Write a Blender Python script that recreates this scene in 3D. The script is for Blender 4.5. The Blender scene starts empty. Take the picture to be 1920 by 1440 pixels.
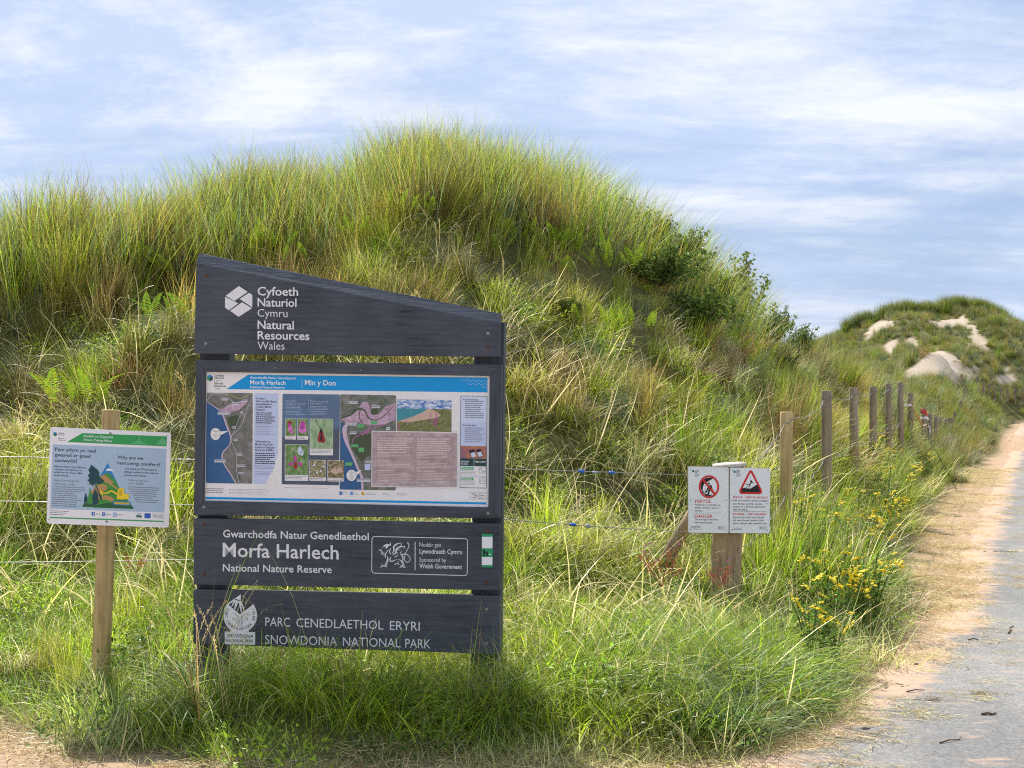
import bpy, bmesh, math, random
import numpy as np
from mathutils import Vector, Matrix
R = math.radians
rng = np.random.default_rng(7)
random.seed(7)
scene = bpy.context.scene
C = scene.collection

# ------------------------------------------------------------------ camera
F = 2667.0                                   # focal length in photo pixels (1920 wide)
EYE = 1.6
PITCH = math.atan((745 - 720) / F)           # horizon a little under the middle
cam = bpy.data.cameras.new('camera'); camo = bpy.data.objects.new('camera', cam); C.objects.link(camo)
cam.sensor_width = 36; cam.lens = 36 * F / 1920
camo.location = (0, 0, EYE); camo.rotation_euler = (math.pi / 2 + PITCH, 0, 0)
cam.clip_start = 0.1; cam.clip_end = 5000
cam.dof.use_dof = True; cam.dof.focus_distance = 8.5; cam.dof.aperture_fstop = 11
scene.camera = camo

# ------------------------------------------------------------------ light
SUN_TO = Vector((-0.38, 0.92, 0)).normalized()
SUN_EL = R(50)
sun_dir = Vector((SUN_TO.x * math.cos(SUN_EL), SUN_TO.y * math.cos(SUN_EL), math.sin(SUN_EL)))
sl = bpy.data.lights.new('sun', 'SUN'); sl.energy = 5.0; sl.angle = R(0.6); sl.color = (1, .955, .88)
so = bpy.data.objects.new('sun', sl); C.objects.link(so)
so.rotation_euler = sun_dir.to_track_quat('Z', 'Y').to_euler()
world = bpy.data.worlds.new('World'); scene.world = world; world.use_nodes = True
def N(nt, t, **kw):
    n = nt.nodes.new(t)
    for k, v in kw.items():
        if k == 'inp':
            for i, x in v.items(): n.inputs[i].default_value = x
        else: setattr(n, k, v)
    return n
def L(nt, a, b): nt.links.new(a, b)
def build_world():
    nt = world.node_tree; nt.nodes.clear()
    out = N(nt, 'ShaderNodeOutputWorld')
    sky = N(nt, 'ShaderNodeTexSky', sky_type='NISHITA', sun_disc=False, sun_elevation=SUN_EL,
            sun_rotation=math.atan2(SUN_TO.x, SUN_TO.y), air_density=1.0, dust_density=1.2, ozone_density=1.5)
    bg = N(nt, 'ShaderNodeBackground'); bg.inputs[1].default_value = 0.085
    L(nt, sky.outputs[0], bg.inputs[0])
    tc = N(nt, 'ShaderNodeTexCoord')
    sp = N(nt, 'ShaderNodeSeparateXYZ'); L(nt, tc.outputs['Generated'], sp.inputs[0])
    zz = N(nt, 'ShaderNodeMath', operation='MAXIMUM', inp={1: 0.0}); L(nt, sp.outputs[2], zz.inputs[0])
    za = N(nt, 'ShaderNodeMath', operation='ADD', inp={1: 0.20}); L(nt, zz.outputs[0], za.inputs[0])
    dx = N(nt, 'ShaderNodeMath', operation='DIVIDE'); L(nt, sp.outputs[0], dx.inputs[0]); L(nt, za.outputs[0], dx.inputs[1])
    dy = N(nt, 'ShaderNodeMath', operation='DIVIDE'); L(nt, sp.outputs[1], dy.inputs[0]); L(nt, za.outputs[0], dy.inputs[1])
    cb = N(nt, 'ShaderNodeCombineXYZ'); L(nt, dx.outputs[0], cb.inputs[0]); L(nt, dy.outputs[0], cb.inputs[1])
    def noise(scale, detail, rough, vec, dist=0.0):
        n = N(nt, 'ShaderNodeTexNoise', inp={'Scale': scale, 'Detail': detail, 'Roughness': rough, 'Distortion': dist}); L(nt, vec, n.inputs['Vector']); return n
    mp = N(nt, 'ShaderNodeMapping'); mp.inputs['Scale'].default_value = (0.6, 0.8, 1); mp.inputs['Location'].default_value = (5.9, 0.4, 0)
    mp.inputs['Rotation'].default_value = (0, 0, R(-12))
    L(nt, cb.outputs[0], mp.inputs[0])
    n1 = noise(1.1, 10, 0.68, mp.outputs[0], 0.25)
    mp2 = N(nt, 'ShaderNodeMapping'); mp2.inputs['Scale'].default_value = (0.55, 2.3, 1); mp2.inputs['Location'].default_value = (9.1, 4.2, 0)
    L(nt, cb.outputs[0], mp2.inputs[0])
    n2 = noise(1.7, 8, 0.6, mp2.outputs[0], 0.3)
    mx = N(nt, 'ShaderNodeMath', operation='MULTIPLY_ADD', inp={1: 0.42}); L(nt, n2.outputs[0], mx.inputs[0])
    m1 = N(nt, 'ShaderNodeMath', operation='MULTIPLY', inp={1: 0.58}); L(nt, n1.outputs[0], m1.inputs[0]); L(nt, m1.outputs[0], mx.inputs[2])
    ramp = N(nt, 'ShaderNodeValToRGB'); L(nt, mx.outputs[0], ramp.inputs[0])
    e = ramp.color_ramp.elements; e[0].position = 0.42; e[0].color = (0.10, 0.10, 0.10, 1); e[1].position = 0.58; e[1].color = (1, 1, 1, 1)
    # cloud colour: white tops, faint lilac-blue in the thicker parts
    ramp2 = N(nt, 'ShaderNodeValToRGB'); 
    n3 = noise(2.1, 10, 0.7, mp.outputs[0], 0.3); L(nt, n3.outputs[0], ramp2.inputs[0])
    e = ramp2.color_ramp.elements; e[0].position = 0.43; e[0].color = (0.56, 0.67, 0.90, 1); e[1].position = 0.57; e[1].color = (0.84, 0.88, 0.95, 1)
    cl = N(nt, 'ShaderNodeBackground'); cl.inputs[1].default_value = 0.85; L(nt, ramp2.outputs[0], cl.inputs[0])
    # thin high veil that also covers the clear parts
    veil = N(nt, 'ShaderNodeBackground'); veil.inputs[0].default_value = (0.40, 0.545, 0.86, 1); veil.inputs[1].default_value = 0.76
    m0 = N(nt, 'ShaderNodeMixShader'); m0.inputs[0].default_value = 0.75; L(nt, bg.outputs[0], m0.inputs[1]); L(nt, veil.outputs[0], m0.inputs[2])
    ms = N(nt, 'ShaderNodeMixShader'); L(nt, ramp.outputs[0], ms.inputs[0]); L(nt, m0.outputs[0], ms.inputs[1]); L(nt, cl.outputs[0], ms.inputs[2])
    L(nt, ms.outputs[0], out.inputs[0])
    world.cycles.sampling_method = 'MANUAL'; world.cycles.sample_map_resolution = 512
build_world()
scene.view_settings.view_transform = 'Standard'; scene.view_settings.look = 'None'
scene.view_settings.exposure = 0.4; scene.view_settings.gamma = 1; scene.view_settings.use_curve_mapping = False
scene.render.resolution_x = 1024; scene.render.resolution_y = 768
scene.cycles.use_adaptive_sampling = True; scene.cycles.adaptive_threshold = 0.008
scene.cycles.max_bounces = 4; scene.cycles.diffuse_bounces = 3; scene.cycles.transmission_bounces = 3; scene.cycles.glossy_bounces = 2
scene.cycles.sample_clamp_indirect = 4; scene.cycles.filter_width = 1.1; scene.cycles.use_denoising = False

# ------------------------------------------------------------------ helpers
def tag(o, label=None, cat=None, group=None, kind=None):
    if label: o['label'] = label
    if cat: o['category'] = cat
    if group: o['group'] = group
    if kind: o['kind'] = kind
    return o
def link(name, me, mat=None, parent=None, smooth=False):
    o = bpy.data.objects.new(name, me); C.objects.link(o)
    if mat is not None and not me.materials: me.materials.append(mat)
    if parent is not None: o.parent = parent
    if smooth:
        me.polygons.foreach_set('use_smooth', np.ones(len(me.polygons), bool))
    return o
def empty(name, loc, mat3=None):
    o = bpy.data.objects.new(name, None); C.objects.link(o); o.empty_display_size = .1
    if mat3 is not None:
        o.matrix_world = Matrix.Translation(loc) @ mat3.to_4x4()
    else: o.location = loc
    return o
def mesh(name, v, f):
    me = bpy.data.meshes.new(name); me.from_pydata([tuple(map(float, p)) for p in v], [], f); me.update(); return me
def ray(px, py):
    px = np.asarray(px, float); py = np.asarray(py, float)
    a = (px - 960) / F; b = (720 - py) / F
    cp, sp_ = math.cos(PITCH), math.sin(PITCH)
    return np.stack([a, cp - b * sp_, sp_ + b * cp], -1)
def W(px, py, d):
    r = ray(px, py); return Vector(r * (d / r[1]) + np.array([0, 0, EYE]))
def project(p):
    p = np.asarray(p, float) - np.array([0, 0, EYE]); cp, s_ = math.cos(PITCH), math.sin(PITCH)
    f = p[..., 1] * cp + p[..., 2] * s_; u = -p[..., 1] * s_ + p[..., 2] * cp
    return 960 + F * p[..., 0] / f, 720 - F * u / f
_T = rng.random((256, 256))
def vnoise(x, y, s=1.0, o=0):
    x = np.asarray(x, float) / s + 37.3 * (o + 1) + 500; y = np.asarray(y, float) / s + 91.7 * (o + 1) + 500
    xi = np.floor(x).astype(int); yi = np.floor(y).astype(int); fx = x - xi; fy = y - yi
    fx = fx * fx * (3 - 2 * fx); fy = fy * fy * (3 - 2 * fy)
    g = lambda a, b: _T[a % 256, b % 256]
    return (g(xi, yi) * (1 - fx) + g(xi + 1, yi) * fx) * (1 - fy) + (g(xi, yi + 1) * (1 - fx) + g(xi + 1, yi + 1) * fx) * fy
def sstep(a, b, x):
    t = np.clip((np.asarray(x, float) - a) / (b - a), 0, 1); return t * t * (3 - 2 * t)
def tube(name, pts, r, mat, parent=None, sides=6, smooth=True, cap=True):
    pts = [Vector(p) for p in pts]; rs = r if hasattr(r, '__len__') else [r] * len(pts)
    v = []; f = []
    for i, p in enumerate(pts):
        d = (pts[min(i + 1, len(pts) - 1)] - pts[max(i - 1, 0)]).normalized()
        a = d.cross(Vector((0, 0, 1)) if abs(d.z) < .9 else Vector((0, 1, 0))).normalized(); b = d.cross(a)
        for k in range(sides):
            t = 2 * math.pi * k / sides; v.append(p + (a * math.cos(t) + b * math.sin(t)) * rs[i])
    for i in range(len(pts) - 1):
        for k in range(sides):
            k2 = (k + 1) % sides; f.append((i * sides + k, i * sides + k2, (i + 1) * sides + k2, (i + 1) * sides + k))
    if cap: f.append(tuple(range(sides))[::-1]); f.append(tuple((len(pts) - 1) * sides + k for k in range(sides)))
    return link(name, mesh(name, v, f), mat, parent, smooth)

# ------------------------------------------------------------------ materials
def principled(name, col=(.5, .5, .5), rough=.6, spec=.4):
    m = bpy.data.materials.new(name); m.use_nodes = True; nt = m.node_tree
    b = nt.nodes['Principled BSDF']; b.inputs['Base Color'].default_value = (*col, 1); b.inputs['Roughness'].default_value = rough
    b.inputs['Specular IOR Level'].default_value = spec
    return m, nt, b
def ramp_node(nt, fac, stops):
    r = N(nt, 'ShaderNodeValToRGB'); L(nt, fac, r.inputs[0]); e = r.color_ramp.elements
    e[0].position, e[0].color = stops[0][0], (*stops[0][1], 1); e[1].position, e[1].color = stops[-1][0], (*stops[-1][1], 1)
    for p, c in stops[1:-1]:
        x = e.new(p); x.color = (*c, 1)
    return r
def noise_node(nt, scale, detail=5, rough=.55, sc=(1, 1, 1), coord='Object', dist=0):
    tc = N(nt, 'ShaderNodeTexCoord'); mp = N(nt, 'ShaderNodeMapping'); mp.inputs['Scale'].default_value = sc
    L(nt, tc.outputs[coord], mp.inputs[0])
    n = N(nt, 'ShaderNodeTexNoise', inp={'Scale': scale, 'Detail': detail, 'Roughness': rough, 'Distortion': dist}); L(nt, mp.outputs[0], n.inputs['Vector']); return n
def bump(nt, b, h, strength=.3, dist=.01):
    n = N(nt, 'ShaderNodeBump', inp={'Strength': strength, 'Distance': dist}); L(nt, h, n.inputs['Height']); L(nt, n.outputs[0], b.inputs['Normal'])
def s2l(c):
    return tuple((x / 255 / 12.92) if x / 255 <= .04045 else ((x / 255 + .055) / 1.055) ** 2.4 for x in c)
def flat(name, rgb, k=1.0, rough=.45):                 # printed colour given as the sRGB value of the ink
    c = s2l(rgb); return principled(name, tuple(min(x * k, .9) for x in c), rough, .35)[0]
def wood(name, c0, c1, scale=9, grain=(6, 6, .35), rough=.75, knots=True):
    m, nt, b = principled(name, c0, rough, .2)
    n = noise_node(nt, scale, 6, .6, grain, dist=.6)
    n2 = noise_node(nt, 2.2, 4, .6, (1, 1, 1))
    a = N(nt, 'ShaderNodeMath', operation='MULTIPLY_ADD', inp={1: .5}); L(nt, n2.outputs[0], a.inputs[0])
    h = N(nt, 'ShaderNodeMath', operation='MULTIPLY', inp={1: .5}); L(nt, n.outputs[0], h.inputs[0]); L(nt, h.outputs[0], a.inputs[2])
    r = ramp_node(nt, a.outputs[0], [(.33, tuple(x * .45 for x in c0)), (.45, c0), (.62, c1)]); L(nt, r.outputs[0], b.inputs['Base Color'])
    bump(nt, b, n.outputs[0], .35, .004)
    return m
M = {}
M['board'] = wood('dark_painted_timber', (.058, .067, .083), (.088, .1, .121), 10, (.5, 5, 7), .5)
M['board_v'] = wood('dark_painted_upright', (.056, .065, .08), (.08, .092, .11), 10, (6, 6, .5), .55)
M['post'] = wood('weathered_round_post', (.42, .30, .13), (.60, .46, .22), 9, (5, 5, .35))
M['post_grey'] = wood('grey_weathered_post', (.25, .195, .13), (.40, .32, .22), 11, (6, 6, .4))
M['post_split'] = wood('split_sun_bleached_post', (.33, .24, .14), (.47, .37, .235), 10, (6, 6, .35))
M['cap'] = wood('bleached_post_top', (.5, .45, .38), (.66, .62, .55), 20, (1, 1, 1))
def metal(name, c, rough=.4):
    m, nt, b = principled(name, c, rough); b.inputs['Metallic'].default_value = .85
    n = noise_node(nt, 60, 3); r = ramp_node(nt, n.outputs[0], [(.3, tuple(x * .6 for x in c)), (.7, c)]); L(nt, r.outputs[0], b.inputs['Base Color']); return m
M['wire'] = metal('galvanised_wire', (.42, .42, .42), .5)
M['rust'] = principled('rusty_screw', (.10, .045, .028), .8)[0]
M['screw'] = metal('zinc_screw', (.35, .34, .31), .5)
M['bluep'] = principled('blue_plastic', (.03, .14, .5), .35)[0]
M['greyp'] = principled('grey_plastic', (.3, .34, .4), .4)[0]

def aged_white(name, c=(.86, .87, .90)):
    m, nt, b = principled(name, c, .38, .4)
    n = noise_node(nt, 3.0, 6, .65); r = ramp_node(nt, n.outputs[0], [(.3, tuple(x * .93 for x in c)), (.6, c)]); L(nt, r.outputs[0], b.inputs['Base Color']); return m
M['white'] = aged_white('white_print')
M['panelwhite'] = aged_white('aged_panel', (.84, .83, .82))
M['letter'] = principled('white_lettering', (.76, .77, .79), .45)[0]
M['letter_dim'] = principled('yellowed_lettering', (.60, .58, .5), .5)[0]
M['cyan'] = flat('cyan_print', (0, 142, 205), 1.15)
M['ink'] = flat('dark_ink', (52, 56, 66))
M['inkgrey'] = flat('grey_ink', (120, 126, 136))
M['inksoft'] = flat('soft_ink', (150, 160, 175))
M['black'] = flat('black_ink', (28, 28, 30))
M['red'] = flat('red_ink', (206, 44, 44), 1.1)
M['redtext'] = flat('red_lettering', (206, 50, 66), 1.1)
M['green'] = flat('green_print', (50, 155, 85), 1.1)
M['palegreen'] = flat('pale_green_print', (88, 176, 118), 1.1)
M['greenlab'] = flat('green_label', (96, 180, 112), 1.0)
M['paleblue'] = flat('pale_blue_print', (160, 184, 205), 1.15)
M['lav'] = flat('lavender_print', (186, 198, 226), 1.1)
M['lav2'] = flat('washed_print', (196, 208, 228), 1.1)
M['sticker'] = flat('sticker_green', (30, 150, 95), 1.1)
M['darkgreen'] = flat('dark_green_print', (28, 66, 62))
M['navy'] = flat('conifer_print', (28, 72, 80), 1.0)
M['skyp'] = flat('sky_print', (40, 130, 190), 1.1)
M['tan'] = flat('tan_print', (178, 142, 92), 1.1)
M['tan2'] = flat('light_tan_print', (205, 178, 130), 1.1)
M['gr2'] = flat('mid_green_print', (66, 140, 62), 1.1)
M['gr3'] = flat('deep_green_print', (40, 96, 56), 1.1)
M['yel'] = flat('yellow_print', (236, 205, 50), 1.1)
M['yeld'] = flat('ochre_print', (205, 172, 40), 1.1)
M['fb'] = flat('blue_icon', (38, 90, 180), 1.1)
M['fb2'] = flat('light_blue_icon', (110, 150, 215), 1.1)
M['sea'] = None
def printed(name, stops, scale, detail=6, sc=(1, 1, 1), rough=.4, dist=0):
    m, nt, b = principled(name, (.5, .5, .5), rough, .35)
    n = noise_node(nt, scale, detail, .65, sc, dist=dist)
    r = ramp_node(nt, n.outputs[0], [(p, s2l(c)) for p, c in stops]); L(nt, r.outputs[0], b.inputs['Base Color']); return m
M['sea'] = printed('sea_print', [(.3, (40, 84, 132)), (.7, (56, 104, 152))], 6)
M['land'] = printed('land_print', [(.32, (88, 96, 84)), (.5, (118, 118, 112)), (.68, (150, 142, 142))], 24, 8, dist=.6)
M['land2'] = printed('land_print_two', [(.32, (78, 92, 76)), (.5, (110, 116, 104)), (.68, (146, 140, 136))], 26, 8, dist=.6)
M['estuary'] = printed('estuary_print', [(.3, (150, 118, 140)), (.5, (188, 160, 180)), (.7, (208, 186, 200))], 40, 6, dist=1)
M['coast'] = flat('coast_print', (200, 178, 194), 1.05)
M['road'] = flat('road_print', (206, 208, 216), 1.05)
M['roady'] = flat('yellow_road_print', (206, 200, 120), 1.05)
M['woodland'] = flat('woodland_print', (72, 84, 62), 1.05)
M['bpan'] = printed('slate_print', [(.35, (84, 104, 128)), (.65, (100, 128, 160))], 5)
M['bpan2'] = printed('slate_dark_print', [(.3, (72, 84, 98)), (.7, (88, 100, 116))], 14)
M['ph_green'] = printed('grass_photo', [(.3, (64, 100, 52)), (.5, (112, 146, 84)), (.7, (170, 190, 150))], 60, 8, (1, 1, .5))
M['ph_pale'] = printed('meadow_photo', [(.3, (110, 146, 100)), (.5, (150, 178, 136)), (.7, (190, 205, 176))], 60, 6, (1, 1, .4))
M['ph_shell'] = printed('lichen_photo', [(.3, (70, 64, 40)), (.5, (140, 134, 96)), (.62, (200, 190, 160)), (.72, (236, 228, 210))], 110, 6)
M['ph_brown'] = printed('moth_photo', [(.3, (50, 56, 36)), (.5, (130, 120, 84)), (.68, (205, 180, 156))], 90, 6)
M['magenta'] = flat('magenta_print', (186, 66, 160), 1.1)
M['pink'] = flat('pink_print', (212, 120, 190), 1.1)
M['moth'] = flat('moth_print', (150, 44, 48), 1.1)
M['cloudsky'] = printed('cloud_photo', [(.38, (58, 110, 184)), (.5, (150, 176, 212)), (.6, (226, 230, 238))], 34, 6, (1, 1, 2.2))
M['teal'] = flat('teal_sea_print', (64, 140, 152), 1.1)
M['beach'] = flat('beach_print', (196, 168, 150), 1.1)
M['duneph'] = printed('dune_photo', [(.32, (80, 96, 48)), (.5, (122, 128, 74)), (.7, (160, 130, 120))], 80, 6)
M['mauve'] = printed('mauve_photo', [(.3, (140, 120, 130)), (.48, (176, 156, 160)), (.62, (196, 178, 178)), (.75, (214, 200, 208))], 16, 8, (1, 1, 2.2), dist=.8)
M['mauve_in'] = printed('mauve_inner_photo', [(.3, (150, 128, 132)), (.5, (176, 155, 153)), (.7, (192, 172, 168))], 12, 6, (1, 1, 2.2), dist=.6)
M['mtext'] = flat('cream_ink', (226, 212, 208), 1.05)
M['sunset'] = printed('sunset_photo', [(.35, (120, 96, 150)), (.5, (170, 110, 90)), (.65, (206, 130, 80))], 12, 4, (1, 1, 2))
M['btext'] = flat('light_blue_ink', (160, 182, 210), 1.05)

# ------------------------------------------------------------------ terrain
def xsand(y): return np.interp(y, [5, 6.1, 6.4, 7.17, 8.45, 9.8, 12, 15.7, 19.8, 27.5, 40, 63, 80, 400], [.3, .72, .95, 1.45, 2.03, 2.5, 3.2, 4.3, 5.6, 8.7, 13.6, 22.3, 28, 140])
def xasph(y): return np.interp(y, [5, 6.14, 7.83, 10.5, 16.1, 31.6, 63, 80], [.5, 1.2, 2.17, 3.48, 5.5, 11.2, 22.9, 29])
def yfront(x): return np.interp(x, [-9, -4, -2.66, -1.78, -1.17, -.8, 0, .6, .9, 2], [8.1, 7.8, 7.15, 6.6, 6.1, 6.15, 6.22, 6.15, 6.1, 5])
def edge(x, y):                                      # metres into the vegetation, negative on sand
    w = (vnoise(x, y, .5, 3) - .5) * .35 + (vnoise(x, y, .17, 4) - .5) * .12
    e = np.minimum(y - yfront(x), (xsand(y) - x) * .93) + w
    return np.where(y > 64, np.maximum(e, (y - 64) * .4), e)
DX = [-20, -12, -9, -6, -4.7, -3.46, -2, -.66, .25, 1.57, 2.3, 3.1, 3.9, 4.95, 6.5, 8, 12, 40]
ZC = [2.2, 2.42, 2.56, 2.74, 2.92, 3.2, 3.56, 4.18, 3.95, 3.42, 2.88, 2.4, 2.08, 1.95, 1.8, 1.5, .8, .5]
YC = [11, 11.4, 12, 12.6, 13, 14, 15, 16, 16.5, 17.5, 18, 19, 20, 22, 26, 30, 44, 90]
def yfoot(x): return np.interp(x, [-20, -9, -4, -1, 1, 1.6, 3, 4.5, 6, 8, 12, 40], [8.4, 8.4, 8.35, 8.5, 9.1, 9.8, 12.3, 16.4, 21.5, 28, 40, 120])
def smooth_interp(x, X, Y):
    return (np.interp(x - .5, X, Y) + np.interp(x - .25, X, Y) + np.interp(x, X, Y) + np.interp(x + .25, X, Y) + np.interp(x + .5, X, Y)) / 5
FX = [0, 8, 14, 18.5, 20.4, 21.7, 23.3, 24.9, 26.5, 27.7, 29, 30.6, 34, 45, 80]
FZ = [2.6, 3.4, 3.7, 4.35, 5.45, 6.1, 6.25, 6.05, 6.45, 6.1, 5.4, 4.7, 3.9, 3.4, 2.6]
def sval(x, y):
    yf = yfoot(x); return (y - yf) / (smooth_interp(x, DX, YC) - yf)
MOUND = ((1755 - 960) / F * 57, 57.0)
def H(x, y, fine=True):
    x = np.asarray(x, float); y = np.asarray(y, float)
    e = edge(x, y)
    bank = sstep(-.05, .9, e) * .16 + sstep(.3, 2.5, e) * .12
    s = sval(x, y); zc = smooth_interp(x, DX, ZC)
    up = np.clip(s, 0, 1); prof = .45 * up + .55 * (up * up * (3 - 2 * up)); prof = prof * (1 - .06 * np.exp(-((up - 1) / .12) ** 2))
    fall = np.exp(-(np.maximum(y - smooth_interp(x, DX, YC), 0) / 4.5) ** 2)
    dune = np.maximum(zc - .3, .05) * prof * (.2 + .8 * fall)
    far = np.interp(y, [20, 30, 40, 55, 64, 75, 100, 400], [0, .45, 1.0, 1.9, 2.4, 2.6, 2.0, 1.0]) * sstep(.0, 3.0, e)
    fz = smooth_interp(x, FX, FZ)
    fd = sstep(60, 85, y) * np.exp(-(np.maximum(y - 85, 0) / 14) ** 2)
    far = far * (1 - fd) + fz * fd
    mnd = np.exp(-(((x - MOUND[0]) / 1.35) ** 2 + ((y - MOUND[1]) / 2.4) ** 2)); far = far + 1.15 * mnd
    far = far + .5 * np.exp(-(((x - 19.9) / .7) ** 2 + ((y - 56) / 1.2) ** 2))
    z = bank + np.maximum(dune, far) + .15 * np.minimum(dune, far)
    v = sstep(.1, 1.0, e)
    v = v * (1 - np.minimum(1, mnd * 3))
    z = z + v * ((vnoise(x, y, 1.1, 1) - .5) * .42 + (vnoise(x, y, .5, 2) - .5) * .20) * sstep(-.1, .4, s + .02)
    z = z + v * (vnoise(x, y, .6, 6) - .5) * .07
    z = z + (1 - v) * (vnoise(x, y, .5, 7) - .5) * .03 * sstep(3, -1, x)
    z = z + sstep(30, 60, y) * v * (vnoise(x, y, 4, 8) - .5) * .9 * (1 - np.minimum(1, mnd * 2.5))
    z = z - .012 * sstep(-.1, .3, x - xasph(y)) * sstep(66, 60, y) * (x - xasph(y) > 0)
    return z
def poly_mask(px, py, poly):
    px = np.asarray(px); py = np.asarray(py); ins = np.zeros(px.shape, bool); n = len(poly)
    for i in range(n):
        x1, y1 = poly[i]; x2, y2 = poly[(i + 1) % n]
        c = ((y1 > py) != (y2 > py)) & (px < (x2 - x1) * (py - y1) / (y2 - y1 + 1e-9) + x1); ins ^= c
    return ins
BARE = [[(1620, 630), (1640, 603), (1655, 598), (1686, 606), (1655, 618), (1627, 638)],
        [(1656, 668), (1666, 645), (1688, 638), (1684, 658), (1668, 674)],
        [(1692, 640), (1714, 626), (1722, 648), (1737, 655), (1735, 670), (1716, 656)],
        [(1684, 712), (1700, 690), (1730, 674), (1755, 655), (1778, 660), (1800, 682), (1832, 708), (1812, 712), (1790, 716), (1760, 702), (1735, 708), (1700, 724)],
        [(1735, 600), (1800, 600), (1808, 588), (1820, 602), (1832, 622), (1848, 640), (1847, 655), (1826, 646), (1815, 622), (1795, 612), (1750, 614)],
        [(1866, 718), (1874, 702), (1900, 700), (1914, 712), (1895, 722)], [(1818, 690), (1842, 686), (1842, 700), (1824, 702)], [(1880, 692), (1900, 686), (1898, 696)]]
def bare(x, y, z):
    px, py = project(np.stack([x, y, z], -1)); b = np.zeros(np.shape(px), bool)
    px = px + (vnoise(x, y, .8, 11) - .5) * 16 + (vnoise(x, y, .3, 13) - .5) * 8; py = py + (vnoise(x, y, .8, 12) - .5) * 9
    for p in BARE: b |= poly_mask(px, py, p)
    return b & (y > 44)
def hit(px, py, dmin=6.0, dmax=110):
    r = ray(px, py); d = np.concatenate([np.arange(dmin, 30, .03), np.arange(30, dmax, .15)])
    k = d / r[1]; P = r[None, :] * k[:, None] + np.array([0, 0, EYE]); h = H(P[:, 0], P[:, 1])
    below = P[:, 2] < h
    i = int(np.argmax(below)) if below.any() else int(np.argmin((P[:, 2] - h) + (P[:, 1] < 9) * 9))
    return Vector((P[i, 0], P[i, 1], h[i]))

def axis(parts):
    out = []
    for a, b, s in parts: out += list(np.arange(a, b, s))
    return np.array(out + [parts[-1][1]])
gx = axis([(-400, -40, 40), (-40, -12, 2), (-12, -7, .3), (-7, 4.2, .09), (4.2, 12, .2), (12, 36, .28), (36, 60, 2), (60, 400, 34)])
gy = axis([(-60, 0, 10), (0, 5, .7), (5, 12, .085), (12, 24, .13), (24, 50, .35), (50, 92, .3), (92, 140, 4), (140, 900, 76)])
GX, GY = np.meshgrid(gx, gy)
GZ = H(GX, GY)
GE = edge(GX, GY); GS = sval(GX, GY)
nx, ny = len(gx), len(gy)
V = np.stack([GX, GY, GZ], -1).reshape(-1, 3)
ii, jj = np.meshgrid(np.arange(nx - 1), np.arange(ny - 1)); ii = ii.ravel(); jj = jj.ravel()
Q = np.stack([jj * nx + ii, jj * nx + ii + 1, (jj + 1) * nx + ii + 1, (jj + 1) * nx + ii], -1)
cx = (GX[jj, ii] + GX[jj, ii + 1]) / 2; cy = (GY[jj, ii] + GY[jj + 1, ii]) / 2
cs = sval(cx, cy); ce = edge(cx, cy)
is_dune = (cs > .02) & (cs < 2.2) & (cx > -20) & (cx < 6.4) & (cy < 40)
is_far = (cy > 58) & (cx > 4) & (cx < 60) & (cy < 130)
veg = np.clip(sstep(-.25, .22, GE), 0, 1)
ba = bare(GX, GY, GZ); veg = np.where(ba, 0.0, veg)
litter = np.exp(-((GE + .3) / .62) ** 2)
def submesh(name, sel):
    q = Q[sel]; u, inv = np.unique(q, return_inverse=True); me = bpy.data.meshes.new(name)
    me.vertices.add(len(u)); me.vertices.foreach_set('co', V[u].ravel().astype(np.float32))
    me.loops.add(q.size); me.loops.foreach_set('vertex_index', inv.ravel().astype(np.int32))
    me.polygons.add(len(q)); me.polygons.foreach_set('loop_start', np.arange(0, q.size, 4, dtype=np.int32))
    me.update(calc_edges=True); me.validate()
    for nm, arr in (('veg', veg), ('litter', litter), ('bare', ba.astype(float))):
        a = me.attributes.new(nm, 'FLOAT', 'POINT'); a.data.foreach_set('value', arr.ravel()[u].astype(np.float32))
    return me
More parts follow.
